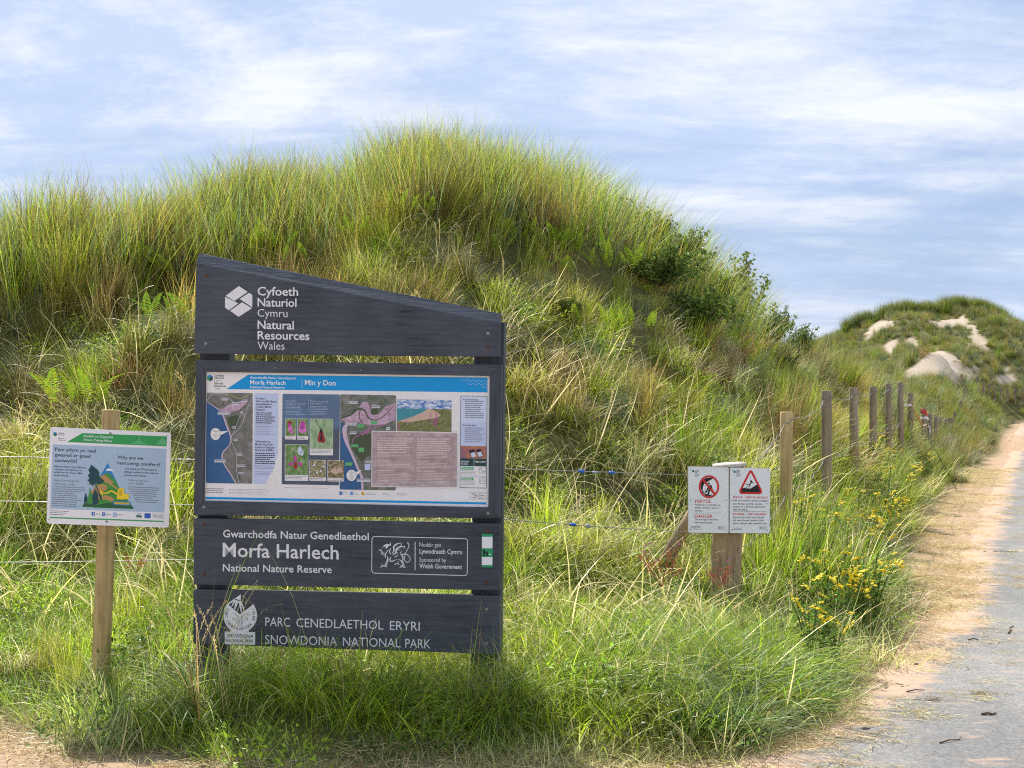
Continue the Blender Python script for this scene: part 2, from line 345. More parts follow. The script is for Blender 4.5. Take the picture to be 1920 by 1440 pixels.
def ground_mat():
    m, nt, b = principled('sandy_ground', (.4, .3, .2), .95, .1)
    av = N(nt, 'ShaderNodeAttribute', attribute_name='veg'); al = N(nt, 'ShaderNodeAttribute', attribute_name='litter'); ab = N(nt, 'ShaderNodeAttribute', attribute_name='bare')
    n1 = noise_node(nt, 1.6, 7, .6); n2 = noise_node(nt, 35, 5, .7); n3 = noise_node(nt, 9, 6, .7, (1, 1, 1))
    sand = ramp_node(nt, n1.outputs[0], [(.3, (.41, .29, .20)), (.5, (.52, .375, .27)), (.7, (.61, .455, .34))])
    gr = ramp_node(nt, n2.outputs[0], [(.25, (.62, .6, .58)), (.5, (1, 1, 1)), (.8, (1.1, 1.1, 1.1))])
    mm = N(nt, 'ShaderNodeMix', data_type='RGBA', blend_type='MULTIPLY'); mm.inputs[0].default_value = .8
    L(nt, sand.outputs[0], mm.inputs[6]); L(nt, gr.outputs[0], mm.inputs[7])
    # pale wind-blown sand of the open dune
    pale = N(nt, 'ShaderNodeMix', data_type='RGBA'); L(nt, ab.outputs['Fac'], pale.inputs[0]); L(nt, mm.outputs[2], pale.inputs[6])
    ps = ramp_node(nt, n3.outputs[0], [(.3, (.42, .345, .255)), (.7, (.52, .435, .33))]); L(nt, ps.outputs[0], pale.inputs[7])
    lit = ramp_node(nt, n3.outputs[0], [(.36, (.27, .175, .10)), (.5, (.47, .32, .19)), (.64, (.57, .41, .27))])
    ml = N(nt, 'ShaderNodeMix', data_type='RGBA'); k = N(nt, 'ShaderNodeMath', operation='MULTIPLY', inp={1: .75}); L(nt, al.outputs['Fac'], k.inputs[0])
    L(nt, k.outputs[0], ml.inputs[0]); L(nt, pale.outputs[2], ml.inputs[6]); L(nt, lit.outputs[0], ml.inputs[7])
    soil = ramp_node(nt, n2.outputs[0], [(.3, (.06, .062, .02)), (.5, (.13, .125, .042)), (.7, (.21, .19, .08))])
    mv = N(nt, 'ShaderNodeMix', data_type='RGBA'); L(nt, av.outputs['Fac'], mv.inputs[0]); L(nt, ml.outputs[2], mv.inputs[6]); L(nt, soil.outputs[0], mv.inputs[7])
    L(nt, mv.outputs[2], b.inputs['Base Color'])
    ad = N(nt, 'ShaderNodeMath', operation='ADD'); L(nt, n2.outputs[0], ad.inputs[0]); L(nt, n3.outputs[0], ad.inputs[1])
    bump(nt, b, ad.outputs[0], .8, .02)
    return m
M['ground'] = ground_mat()
for nm, sel in (('ground', ~is_dune & ~is_far), ('near_dune', is_dune), ('far_dune', is_far)):
    o = link(nm, submesh(nm, sel), M['ground'], None, True); tag(o, kind='structure')

# paved path: a thin sheet with sand drifted over its edge
def path_mesh():
    ys = np.concatenate([np.arange(-20, 5, .6), np.arange(5, 14, .06), np.arange(14, 30, .2), np.arange(30, 64, .5)])
    us = np.concatenate([np.linspace(0, .6, 13), np.linspace(.8, 4.0, 12)])
    YY, UU = np.meshgrid(ys, us, indexing='ij')
    x0 = np.where(YY < 5, .5 + (YY - 5) * .62, xasph(YY)); x0 = x0 + (vnoise(YY * 1.0, YY * 0 + 2, .7, 5) - .5) * .14
    X = x0 - .32 + UU; Z = H(X, YY) 
    Z = Z + .002 + .006 * sstep(0, .5, UU) + .004 * (vnoise(X, YY, .25, 9) > 2)
    v = np.stack([X, YY, Z], -1).reshape(-1, 3); n = len(us)
    f = [(j * n + i, j * n + i + 1, (j + 1) * n + i + 1, (j + 1) * n + i) for j in range(len(ys) - 1) for i in range(n - 1)]
    me = mesh('path', v, f); a = me.attributes.new('u', 'FLOAT', 'POINT'); a.data.foreach_set('value', UU.ravel().astype(np.float32)); return me
def path_mat():
    m, nt, b = principled('worn_asphalt', (.3, .3, .3), .9, .2)
    n1 = noise_node(nt, 90, 4, .7); n2 = noise_node(nt, 2.0, 6, .6, (1, 2.2, 1)); n3 = noise_node(nt, 5, 8, .7, (1, 2, 1))
    vo = N(nt, 'ShaderNodeTexVoronoi', inp={'Scale': 70}); tc = N(nt, 'ShaderNodeTexCoord'); L(nt, tc.outputs['Object'], vo.inputs['Vector'])
    st = ramp_node(nt, vo.outputs['Color'], [(.1, (.235, .228, .218)), (.5, (.285, .278, .266)), (.9, (.345, .338, .322))])
    g = ramp_node(nt, n1.outputs[0], [(.3, (.6, .6, .6)), (.7, (1.15, 1.15, 1.15))])
    mm = N(nt, 'ShaderNodeMix', data_type='RGBA', blend_type='MULTIPLY'); mm.inputs[0].default_value = .8; L(nt, st.outputs[0], mm.inputs[6]); L(nt, g.outputs[0], mm.inputs[7])
    n5 = noise_node(nt, 1.1, 5, .6, (1, .5, 1)); stn = ramp_node(nt, n5.outputs[0], [(.35, (.78, .78, .78)), (.65, (1.12, 1.1, 1.07))]); m5 = N(nt, 'ShaderNodeMix', data_type='RGBA', blend_type='MULTIPLY'); m5.inputs[0].default_value = 1; L(nt, mm.outputs[2], m5.inputs[6]); L(nt, stn.outputs[0], m5.inputs[7]); mm = m5
    sand = ramp_node(nt, n1.outputs[0], [(.3, (.46, .31, .205)), (.7, (.62, .435, .305))])
    au = N(nt, 'ShaderNodeAttribute', attribute_name='u')
    e1 = N(nt, 'ShaderNodeMath', operation='MULTIPLY', inp={1: 1.5}); L(nt, au.outputs['Fac'], e1.inputs[0])
    e2 = N(nt, 'ShaderNodeMath', operation='MINIMUM', inp={1: .68}); L(nt, e1.outputs[0], e2.inputs[0])
    sm = N(nt, 'ShaderNodeMath', operation='ADD'); L(nt, n2.outputs[0], sm.inputs[0]); L(nt, n3.outputs[0], sm.inputs[1])
    df = N(nt, 'ShaderNodeMath', operation='SUBTRACT'); L(nt, sm.outputs[0], df.inputs[0]); L(nt, e2.outputs[0], df.inputs[1])
    rr = ramp_node(nt, df.outputs[0], [(.40, (0, 0, 0)), (.66, (1, 1, 1))])
    mx = N(nt, 'ShaderNodeMix', data_type='RGBA'); L(nt, rr.outputs[0], mx.inputs[0]); L(nt, mm.outputs[2], mx.inputs[6]); L(nt, sand.outputs[0], mx.inputs[7])
    L(nt, mx.outputs[2], b.inputs['Base Color']); bump(nt, b, n1.outputs[0], .5, .006)
    return m
tag(link('path', path_mesh(), path_mat(), None, True), kind='structure')

# ------------------------------------------------------------------ signs: a plane standing in the world, drawn on in photo pixels
class Plane:
    def __init__(s, px, py, d, yaw, roll, base_drop):
        ux = Vector((math.cos(yaw), -math.sin(yaw), 0)); up = Vector((0, 0, 1))
        s.ux = ux * math.cos(roll) - up * math.sin(roll); s.uz = up * math.cos(roll) + ux * math.sin(roll)
        s.back = -(s.ux.cross(s.uz)) * -1
        s.back = s.uz.cross(s.ux)                 # points away from the camera
        s.O = W(px, py, d) - s.uz * base_drop
        s.M3 = Matrix((s.ux, s.back, s.uz)).transposed()
    def P(s, px, py, off=0.0):                    # photo pixel -> local (x, z) on the plane `off` behind the front
        r = ray(px, py); b = np.array(s.back); o = np.array(s.O) + b * off - np.array([0, 0, EYE])
        k = (o @ b) / (r @ b); p = r * k[..., None] - np.array(s.O) + np.array([0, 0, EYE])
        return np.stack([p @ np.array(s.ux), p @ np.array(s.uz)], -1)
    def prism(s, name, poly, y0, y1, mat, parent, bevel=.0025, off=None):
        p = s.P([a for a, _ in poly], [b for _, b in poly], y0 if off is None else off); n = len(p)
        v = [(x, y0, z) for x, z in p] + [(x, y1, z) for x, z in p]
        f = [tuple(range(n)), tuple(range(n, 2 * n))[::-1]] + [((i + 1) % n, i, i + n, (i + 1) % n + n) for i in range(n)]
        me = mesh(name, v, f); bm = bmesh.new(); bm.from_mesh(me); bmesh.ops.recalc_face_normals(bm, faces=bm.faces); bm.to_mesh(me); bm.free()
        o = link(name, me, mat, parent)
        if bevel:
            m = o.modifiers.new('bevel', 'BEVEL'); m.width = bevel; m.segments = 2; m.limit_method = 'ANGLE'
        return o
    def sheet(s, name, polys, layer, mat, parent, base=0.0, pts=False):
        v = []; f = []; y = base - .0006 - layer * .00045
        for poly in polys:
            a = np.array(poly, float); p = s.P(a[:, 0], a[:, 1], y); k = len(v)
            v += [(x, y, z) for x, z in p]; f.append(tuple(range(k, k + len(p))))
        me = mesh(name, v, f)
        bm = bmesh.new(); bm.from_mesh(me); bm.normal_update()
        for q in bm.faces:
            if q.normal.y > 0: q.normal_flip()
        bm.to_mesh(me); bm.free()
        o = link(name, me, mat, parent)
        if len(polys) > 1 and name not in ('emblem',): o['kind'] = 'stuff'
        return o
    def tris(s, name, P2, F2, layer, mat, parent, base=0.0):
        y = base - .0006 - layer * .00045; p = s.P(P2[:, 0], P2[:, 1], y)
        return link(name, mesh(name, [(a, y, b) for a, b in p], F2), mat, parent)
_gc = {}
def glyphs(t, bold):
    k = (t, bold)
    if k in _gc: return _gc[k]
    cu = bpy.data.curves.new('t', 'FONT'); cu.body = t; cu.size = 1; cu.resolution_u = 3 if len(t) < 12 else 2; cu.offset = bold
    ob = bpy.data.objects.new('t', cu); me = ob.to_mesh()
    v = np.array([x.co[:2] for x in me.vertices]) if len(me.vertices) else np.zeros((0, 2)); f = [tuple(p.vertices) for p in me.polygons]
    ob.to_mesh_clear(); bpy.data.objects.remove(ob); bpy.data.curves.remove(cu)
    _gc[k] = (v, f); return _gc[k]
CAP = None
def text(sg, name, lines, layer, mat, parent, base=0.0):
    """lines: (string, x0, y0, x1, y1, cap height px, bold)"""
    global CAP
    if CAP is None: CAP = glyphs('H', 0)[0][:, 1].max()
    big = [q for q in lines if q[5] >= 7]
    if len(lines) > 1 and big:                       # legible lines are objects of their own, fine print stays together
        for q in big: text(sg, name, [q], layer, mat, parent, base)
        lines = [q for q in lines if q[5] < 7]
        if not lines: return
    V2 = []; F2 = []; k = 0
    for (t, x0, y0, x1, y1, cap, b) in lines:
        v, f = glyphs(t, b)
        if not len(v): continue
        a0, a1 = v[:, 0].min(), v[:, 0].max(); u = (v[:, 0] - a0) / (a1 - a0)
        px = x0 + (x1 - x0) * u; py = y0 + (y1 - y0) * u - v[:, 1] / CAP * cap
        V2.append(np.stack([px, py], -1)); F2 += [tuple(i + k for i in q) for q in f]; k += len(v)
    o = sg.tris(name, np.concatenate(V2), F2, layer, mat, parent, base)
    if len(lines) > 1: o['kind'] = 'stuff'
    return o
def ribbon(pts, w):
    pts = np.array(pts, float); ws = np.array(w if hasattr(w, '__len__') else [w] * len(pts), float)
    # Catmull-Rom smoothing
    if len(pts) > 2:
        P = np.vstack([2 * pts[0] - pts[1], pts, 2 * pts[-1] - pts[-2]]); out = []; wo = []
        for i in range(1, len(P) - 2):
            for t in np.linspace(0, 1, 5)[:-1]:
                out.append(.5 * ((2 * P[i]) + (P[i + 1] - P[i - 1]) * t + (2 * P[i - 1] - 5 * P[i] + 4 * P[i + 1] - P[i + 2]) * t * t + (-P[i - 1] + 3 * P[i] - 3 * P[i + 1] + P[i + 2]) * t ** 3))
                wo.append(ws[i - 1] * (1 - t) + ws[i] * t)
        out.append(pts[-1]); wo.append(ws[-1]); pts = np.array(out); ws = np.array(wo)
    d = np.gradient(pts, axis=0); d /= np.linalg.norm(d, axis=1)[:, None] + 1e-9; n = np.stack([-d[:, 1], d[:, 0]], -1) * ws[:, None] / 2
    a = pts + n; b = pts - n
    return [[a[i], a[i + 1], b[i + 1], b[i]] for i in range(len(pts) - 1)]
def quad_rect(x0, y0, x1, y1, slope=0): return [(x0, y0), (x1, y0 + slope * (x1 - x0)), (x1, y1 + slope * (x1 - x0)), (x0, y1)]
def rrect(c, r, n=4):                                # rounded quadrilateral through 4 corners
    out = []
    for i in range(4):
        p = np.array(c[i], float); a = np.array(c[i - 1], float) - p; b = np.array(c[(i + 1) % 4], float) - p
        a = a / np.linalg.norm(a) * r; b = b / np.linalg.norm(b) * r
        for t in np.linspace(0, 1, n + 1): out.append(tuple(p + a * (1 - t) ** 2 + b * t ** 2))
    return out
def ell(cx, cy, rx, ry, n=28, a0=0, a1=360): return [(cx + rx * math.cos(R(a0 + (a1 - a0) * i / n)), cy + ry * math.sin(R(a0 + (a1 - a0) * i / n))) for i in range(n)]
def ring(cx, cy, rx, ry, w, n=40):
    o = ell(cx, cy, rx, ry, n); i = ell(cx, cy, rx - w, ry - w, n)
    return [[o[k], o[(k + 1) % n], i[(k + 1) % n], i[k]] for k in range(n)]
def outline(poly, w):
    n = len(poly); out = []
    for i in range(n):
        out += ribbon([poly[i], poly[(i + 1) % n]], w)
    return out
def mapper(ox, oy, s): return lambda pts: [(ox + x / s, oy + y / s) for x, y in pts]
def screw(sg, px, py, base, mat, parent, r=.0085, name='screw'):
    x, z = sg.P(px, py, base); n = 10; v = []; 
    for rr, yy in ((r, 0.0), (r, -.0015), (r * .7, -.003), (r * .3, -.0022)):
        v += [(x + rr * math.cos(2 * math.pi * i / n), base + yy, z + rr * math.sin(2 * math.pi * i / n)) for i in range(n)]
    f = [(k * n + i, k * n + (i + 1) % n, (k + 1) * n + (i + 1) % n, (k + 1) * n + i) for k in range(3) for i in range(n)] + [tuple(3 * n + i for i in range(n))]
    return link(name, mesh(name, v, f), mat, parent)
def bars(x0, y0, x1, n, dy, h, slope, seed, wmin=.7):         # lines of print too small to read: rows of short word strokes
    rr = random.Random(seed); out = []
    for i in range(n):
        y = y0 + i * dy; x = x0; end = x0 + (x1 - x0) * rr.uniform(wmin, 1)
        while x < end:
            w = rr.uniform(1.2, 4.2); e = min(x + w, end); out.append([(x, y + slope * (x - x0)), (e, y + slope * (e - x0)), (e, y + h + slope * (e - x0)), (x, y + h + slope * (x - x0))]); x = e + rr.uniform(.5, 1.0)
    return out

# ---- the large sign
SG = Plane(650, 1225, 7.0, R(5.7), R(.65), .15)
main = empty('information_sign', SG.O, SG.M3)
tag(main, 'large dark grey timber noticeboard with slanting top and four boards standing in grass', 'sign')
PY = .050                                           # posts sit behind the boards
for xs in ((367, 423), (883, 939)):
    xl, zl = SG.P(xs[0], 1205, PY); xr, _ = SG.P(xs[1], 1205, PY)
    off = 0
    top = SG.P(xs[0], 478 if xs[0] < 500 else 590, PY)[1] - .012
    top2 = SG.P(xs[1], 488 if xs[0] < 500 else 600, PY)[1] - .012
    v = [(xl, PY, -.25), (xr, PY, -.25), (xr, PY + .095, -.25), (xl, PY + .095, -.25), (xl, PY, top), (xr, PY, top2), (xr, PY + .095, top2), (xl, PY + .095, top)]
    f = [(0, 1, 5, 4), (1, 2, 6, 5), (2, 3, 7, 6), (3, 0, 4, 7), (4, 5, 6, 7), (3, 2, 1, 0)]
    o = link('post', mesh('post', v, f), M['board_v'], main); mo = o.modifiers.new('bevel', 'BEVEL'); mo.width = .003; mo.segments = 2
# top board with a chamfered upper edge
def top_board():
    T = .045
    fl = SG.P(368, 493.5); fr = SG.P(937.5, 606.5); bl = SG.P(364, 663); br = SG.P(937.5, 669)
    kl = SG.P(368, 474.5, T); kr = SG.P(937.5, 588, T)
    v = [(bl[0], 0, bl[1]), (br[0], 0, br[1]), (fr[0], 0, fr[1]), (fl[0], 0, fl[1]), (bl[0], T, bl[1]), (br[0], T, br[1]), (fr[0], T, kr[1]), (fl[0], T, kl[1])]
    f = [(0, 1, 2, 3), (3, 2, 6, 7), (5, 4, 7, 6), (4, 5, 1, 0), (1, 5, 6, 2), (4, 0, 3, 7)]
    o = link('top_board', mesh('top_board', v, f), M['board'], main); mo = o.modifiers.new('bevel', 'BEVEL'); mo.width = .0018; mo.segments = 2
    return o
tb = top_board()
text(SG, 'lettering', [('Cyfoeth', 483, 553.5, 559, 554.6, 15.5, .013), ('Naturiol', 483, 574.3, 556, 575.3, 15.3, .013), ('Natural', 483, 616.5, 551, 617.5, 15.3, .013),
     ('Resources', 483, 636, 580, 637.4, 15.3, .013)], 0, M['letter'], tb)
text(SG, 'lettering', [('Cymru', 483, 593.6, 539, 594.6, 14.2, -.004), ('Wales', 483, 655, 533.5, 655.8, 14.6, -.004)], 0, M['letter'], tb)
m3 = mapper(340, 450, 3)
for q in ([(250, 314), (323, 259), (373, 292), (298, 343)], [(381, 297), (399, 309), (399, 379), (328, 331)],
         [(341, 350), (397, 384), (322, 432), (274, 398)], [(246, 320), (320, 356), (268, 395), (246, 381)]): SG.sheet('emblem', [m3(q)], 0, M['letter'], tb)
for x, y, m in ((388, 516.5, 'rust'), (386, 644, 'screw'), (915, 625, 'screw'), (915, 651, 'rust')): screw(SG, x, y, 0, M[m], tb)
# frame with mitred rails
O4 = [(367, 675), (941, 683.5), (937, 972), (363, 966)]; I4 = [(385, 697), (918, 705), (915.5, 951.5), (382, 939)]
FB = .006
for i, nm in enumerate(('frame_rail',) * 4):
    j = (i + 1) % 4; g = .45
    o = SG.prism(nm, [O4[i], O4[j], I4[j], I4[i]], -.012, .048, M['board'] if i % 2 == 0 else M['board_v'], main, .0022, off=-.012)
    if i == 0:
        for x, y in ((516, 690), (676, 694)): screw(SG, x, y, -.012, M['screw'], o, .0045)
    if i == 2:
        for x, y in ((382.5, 951), (915, 963)): screw(SG, x, y, -.012, M['screw'], o)
pan = SG.prism('notice_panel', [(383, 694.5), (920, 702.5), (918, 954), (380, 941)], .004, .012, M['panelwhite'], main, 0)
PB = .004
a2 = mapper(360, 670, 4.8); a3 = mapper(640, 670, 4.8)
def S(name, polys, layer, mat, par=None): return SG.sheet(name, polys, layer, M[mat], par or pan, PB)
def T(name, lines, layer, mat): return text(SG, name, lines, layer, M[mat], pan, PB)
def tl2(t, x0, y0, x1, cap, b=0, s=.016): # text line in crop-2 coordinates
    p = 360 + x0 / 4.8; q = 670 + y0 / 4.8; r = 360 + x1 / 4.8; return (t, p, q, r, q + s * (r - p), cap / 4.8, b)
def tl3(t, x0, y0, x1, cap, b=0, s=.016):
    p = 640 + x0 / 4.8; q = 670 + y0 / 4.8; r = 640 + x1 / 4.8; return (t, p, q, r, q + s * (r - p), cap / 4.8, b)
S('blue_band', [[(424.6, 729.6), (465.2, 702.6), (914, 708), (914, 735.8)]], 0, 'cyan')
T('heading', [tl2('Gwarchodfa Natur Genedlaethol', 523, 192, 935, 21, .012), tl2('Morfa Harlech', 523, 243, 844, 38, .012), tl2('National Nature Reserve', 523, 277, 832, 21, .012), tl2('Min y Don', 1016, 249, 1293, 46, .012)], 1, 'white')
S('divider', [quad_rect(566, 709.5, 566.6, 728)], 1, 'white')
wv = []
for (x0, y0, n) in ((1080, 205, 9), (1135, 238, 7), (1265, 262, 2)):
    wv += ribbon(a3([(x0 + 26 * k, y0 + (8 if k % 2 else -8) + k) for k in range(n + 1)]), .55)
S('wave_emblem', wv, 1, 'lav')
# small logo
def logo(fn, par, cx, cy, r, base_layer, sg, base):
    hexp = [(cx + r * math.cos(R(a)) * .95, cy + r * math.sin(R(a))) for a in (-90, -30, 30, 90, 150, 210)]
    c = (cx, cy)
    sg.sheet('logo', [[hexp[5], hexp[0], hexp[1], c]], base_layer, M['skyp'], par, base); sg.sheet('logo', [[hexp[1], hexp[2], hexp[3], c]], base_layer, M['darkgreen'], par, base)
    sg.sheet('logo', [[hexp[3], hexp[4], hexp[5], c]], base_layer, M['green'], par, base)
logo(None, pan, 393.7, 708.7, 6.3, 0, SG, PB)
T('lettering', [tl2('Cyfoeth', 202, 172, 284, 19, .01), tl2('Naturiol', 202, 194, 284, 19, .01), tl2('Natural', 202, 242, 277, 19, .01), tl2('Resources', 202, 265, 304, 19, .01)], 0, 'ink')
T('lettering', [tl2('Cymru', 202, 216, 265, 16), tl2('Wales', 202, 287, 256, 16)], 0, 'inksoft')
# map one
m1 = S('map', [rrect(a2([(133, 318), (547, 322), (543, 1137), (123, 1132)]), 3)], 0, 'land')
S('map_sea', [a2([(132, 398), (240, 475), (272, 520), (305, 610), (345, 720), (330, 790), (268, 870), (282, 960), (330, 1030), (388, 1136), (140, 1131), (124, 1115)])], 1, 'sea')
S('map_coast', ribbon(a2([(132, 398), (240, 470), (278, 520), (310, 610), (350, 720), (335, 790), (272, 870), (290, 960), (340, 1040), (396, 1134)]), [1, 2, 2.5, 3, 2.4, 1.6, 2.2, 2.2, 2, 1.8]), 2, 'coast')
S('map_estuary', [a2([(240, 480), (330, 430), (420, 400), (515, 390), (470, 430), (430, 470), (350, 500), (300, 520), (260, 510)])], 2, 'estuary')
S('map_woodland', [a2([(310, 540), (400, 520), (440, 560), (420, 600), (390, 650), (350, 660), (330, 600)])], 2, 'woodland')
S('map_road', ribbon(a2([(420, 1132), (400, 1000), (400, 860), (365, 780), (350, 730), (390, 640), (420, 560), (440, 520)]), .7) + ribbon(a2([(365, 700), (440, 620), (470, 540), (455, 500)]), .7) + ribbon(a2([(470, 545), (510, 430), (545, 370)]), .7) +
  ribbon(a2([(135, 390), (190, 330), (300, 330), (345, 380), (400, 410), (470, 380)]), .7), 3, 'road')
S('map_road', ribbon(a2([(300, 322), (360, 345), (430, 370), (480, 350), (530, 326)]), .8), 3, 'roady')
LB = [(267, 365, 325, 388), (358, 405, 425, 430), (455, 380, 500, 402), (232, 490, 340, 515), (432, 487, 460, 505), (358, 622, 396, 640), (375, 733, 412, 752), (408, 865, 452, 885), (202, 920, 305, 945), (404, 965, 480, 985), (418, 1035, 466, 1052)]
S('map_label', [a2(quad_rect(*b)) for b in LB], 4, 'road')
S('map_label_print', [q for i, b in enumerate(LB) for q in bars(360 + b[0] / 4.8 + .6, 670 + (b[1] + 6) / 4.8, 360 + b[2] / 4.8 - .6, 1, 1, 1.6, 0, i, 1)], 5, 'inkgrey')
S('callout', [ell(*a2([(212, 690)])[0], 9.3, 11.2), a2([(245, 668), (330, 662), (250, 705)])], 4, 'panelwhite')
T('callout_lettering', [tl2('Rydych', 186, 668, 240, 12), tl2('yma', 196, 688, 228, 12), tl2('You are', 188, 706, 240, 12), tl2('here', 198, 724, 228, 12)], 5, 'inkgrey')
# text column
S('text_column', [a2([(560, 322), (777, 326), (773, 860), (735, 1000), (700, 1060), (660, 1140), (552, 1140)])], 0, 'lav')
T('lettering', [tl2('Croeso i', 574, 378, 665, 19, .012), tl2('Warchodfa Natur', 574, 404, 765, 19, .012), tl2('Genedlaethol', 574, 429, 720, 19, .012), tl2('(GNG) Morfa', 574, 454, 714, 19, .012), tl2('Harlech', 574, 480, 656, 19, .012),
    tl2('Welcome to', 570, 766, 704, 19, .012), tl2('Morfa Harlech', 570, 792, 724, 19, .012), tl2('National Nature', 570, 818, 742, 19, .012), tl2('Reserve (NNR)', 570, 843, 734, 19, .012)], 1, 'ink')
S('small_print', bars(479.6, 773, 516, 6, 3.75, 1.9, .016, 1, .8) + bars(478.5, 849, 516, 6, 3.75, 1.9, .016, 2, .7), 1, 'ink')
S('small_print', bars(479, 796, 516, 4, 2.7, 1.0, .016, 3) + bars(479, 808.5, 516, 3, 2.7, 1.0, .016, 4) + bars(478, 872.5, 514, 3, 2.7, 1.0, .016, 5) + bars(478, 884, 514, 3, 2.7, 1.0, .016, 6), 1, 'inksoft')
# slate panel with photographs
S('slate_panel', [rrect(a2([(815, 328), (1334, 335), (1322, 1152), (807, 1142)]), 3)], 0, 'bpan2')
S('slate_panel_top', [rrect(a2([(816, 329), (1333, 336), (1330, 640), (1180, 655), (1050, 700), (812, 730)][:2] + [(1329, 640), (812, 725)]), 2)], 1, 'bpan')
T('lettering', [tl2('Beth sydd i\u2019w', 843, 402, 942, 18, .01), tl2('wneud o\u2019r fan hon?', 843, 424, 1025, 18, .01), tl2('What can you do', 1063, 404, 1225, 18, .01), tl2('from here?', 1063, 425, 1165, 18, .01)], 2, 'btext')
S('small_print', bars(535.5, 760.5, 574, 3, 2.8, 1, .016, 7) + bars(535.5, 770.5, 574, 3, 2.8, 1, .016, 8, .6) + bars(581.5, 761.5, 618, 3, 2.8, 1, .016, 9) + bars(581.5, 771, 618, 3, 2.8, 1, .016, 10, .6), 2, 'btext')
S('divider', [quad_rect(578.1, 746, 578.5, 778)], 2, 'btext')
PH = [(838, 550, 937, 738, 705, 'ph_green'), (948, 550, 1047, 740, 707, 'ph_green'), (1060, 552, 1270, 880, 822, 'ph_pale'), (836, 783, 1047, 1110, 1058, 'ph_green'), (1057, 922, 1206, 1112, 1080, 'ph_shell'), (1220, 925, 1370, 1116, 1084, 'ph_brown')]
for i, (x0, y0, x1, y1, yc, mt) in enumerate(PH):
    S('photo_card', [rrect(a2([(x0, y0), (x1, y0 + 2), (x1 - 1, y1 + 2), (x0 - 1, y1)]), 1.6)], 2, 'panelwhite')
    S('photograph', [rrect(a2([(x0 + 3, y0 + 3), (x1 - 3, y0 + 5), (x1 - 3, yc + 2), (x0 + 3, yc)]), 1.2)], 3, mt)
    S('caption_print', bars(360 + (x0 + 6) / 4.8, 670 + (yc + 8) / 4.8, 360 + x1 / 4.8 - 2, 3 if i in (2, 3) else 2, 2.6, .9, .016, 20 + i, .6), 3, 'inkgrey')
S('orchid_print', [ell(*a2([(885, 645)])[0], 4.5, 5.6), ell(*a2([(995, 615)])[0], 6, 8, 14), ell(*a2([(995, 650)])[0], 8, 7, 14), ell(*a2([(895, 670)])[0], 3.5, 3.5)], 4, 'pink')
S('orchid_print', [ell(*a2([(995, 600)])[0], 4, 6, 9), ell(*a2([(875, 610)])[0], 2.5, 3.5, 9)], 5, 'magenta')
S('insect_print', [ell(*a2([(878, 590)])[0], 4.5, 4, 9)], 4, 'moth')
S('stem_print', ribbon(a2([(1115, 558), (1135, 610), (1160, 650)]), .9), 4, 'ink')
S('moth_print', [a2([(1160, 650), (1180, 665), (1200, 750), (1190, 772), (1160, 765), (1140, 765), (1128, 740), (1145, 670)])], 4, 'moth')
S('moth_body_print', [ell(*a2([(1162, 665)])[0], 2.3, 4.6, 10), a2([(1158, 690), (1168, 690), (1175, 760), (1160, 740), (1150, 760)])], 5, 'black')
S('bee_orchid_print', [a2([(928, 875), (945, 905), (938, 940), (922, 940), (915, 900)]), a2([(920, 945), (900, 975), (868, 970), (866, 955), (895, 948)]), a2([(945, 945), (965, 975), (990, 975), (995, 958), (965, 945)])], 4, 'magenta')
S('bee_orchid_print', [ell(*a2([(932, 975)])[0], 4, 6.4, 12)], 5, 'moth')
S('petal_print', [ell(*a2([(970, 840)])[0], 4, 8, 10), ell(*a2([(990, 860)])[0], 3, 6, 10)], 4, 'lav2')
S('shell_print', [ell(*a2([(p, q)])[0], 2, 2.4, 8) for p, q in ((1100, 970), (1160, 1025), (1125, 1040), (1185, 985))], 4, 'lav2')
S('moth_print', [a2([(1235, 1030), (1290, 985), (1300, 1010), (1340, 985), (1362, 1030), (1310, 1045), (1295, 1060), (1280, 1045)])], 4, 'beach')
# map two
S('map', [rrect(a3([(-8, 333), (493, 342), (490, 1197), (-15, 1190)]), 3)], 1, 'land2')
S('map_sea', [a3([(-6, 590), (22, 592), (14, 700), (70, 830), (130, 990), (180, 1080), (182, 1192), (-12, 1188), (-12, 940)])], 2, 'sea')
S('map_coast', ribbon(a3([(60, 600), (30, 640), (40, 740), (90, 860), (150, 1000), (185, 1090), (190, 1190)]), [3, 9, 7, 4.5, 4.5, 4.5, 4]), 3, 'coast')
S('map_estuary', [a3([(0, 560), (60, 520), (150, 470), (190, 400), (240, 400), (270, 500), (330, 520), (400, 440), (488, 410), (488, 560), (400, 600), (300, 615), (200, 600), (130, 590), (60, 600)])], 3, 'estuary')
S('map_channel', ribbon(a3([(0, 545), (80, 520), (150, 465), (210, 480), (250, 550), (330, 560), (410, 500), (480, 430)]), [1.6, 3, 3.5, 3, 2, 1.5, 1.5, 1]) + ribbon(a3([(170, 470), (160, 540), (190, 590)]), 1.6) + [ell(*a3([(295, 490)])[0], 7, 6, 12)], 4, 'woodland')
S('map_track', ribbon(a3([(95, 780), (110, 730), (170, 695), (230, 670), (250, 640), (310, 630), (400, 600)]), .9) + ribbon(a3([(180, 685), (200, 700), (215, 660), (235, 690), (250, 650)]), 1.0), 4, 'pink')
S('map_woodland', [a3([(75, 700), (200, 680), (280, 700), (270, 860), (180, 940), (120, 860), (80, 790)])], 3, 'woodland')
L3 = [(66, 393, 148, 418), (275, 433, 350, 455), (32, 590, 138, 613), (80, 668, 136, 692), (402, 628, 440, 655), (215, 930, 265, 952), (140, 1092, 262, 1120)]
S('map_label', [a3(quad_rect(*b)) for b in L3], 5, 'road')
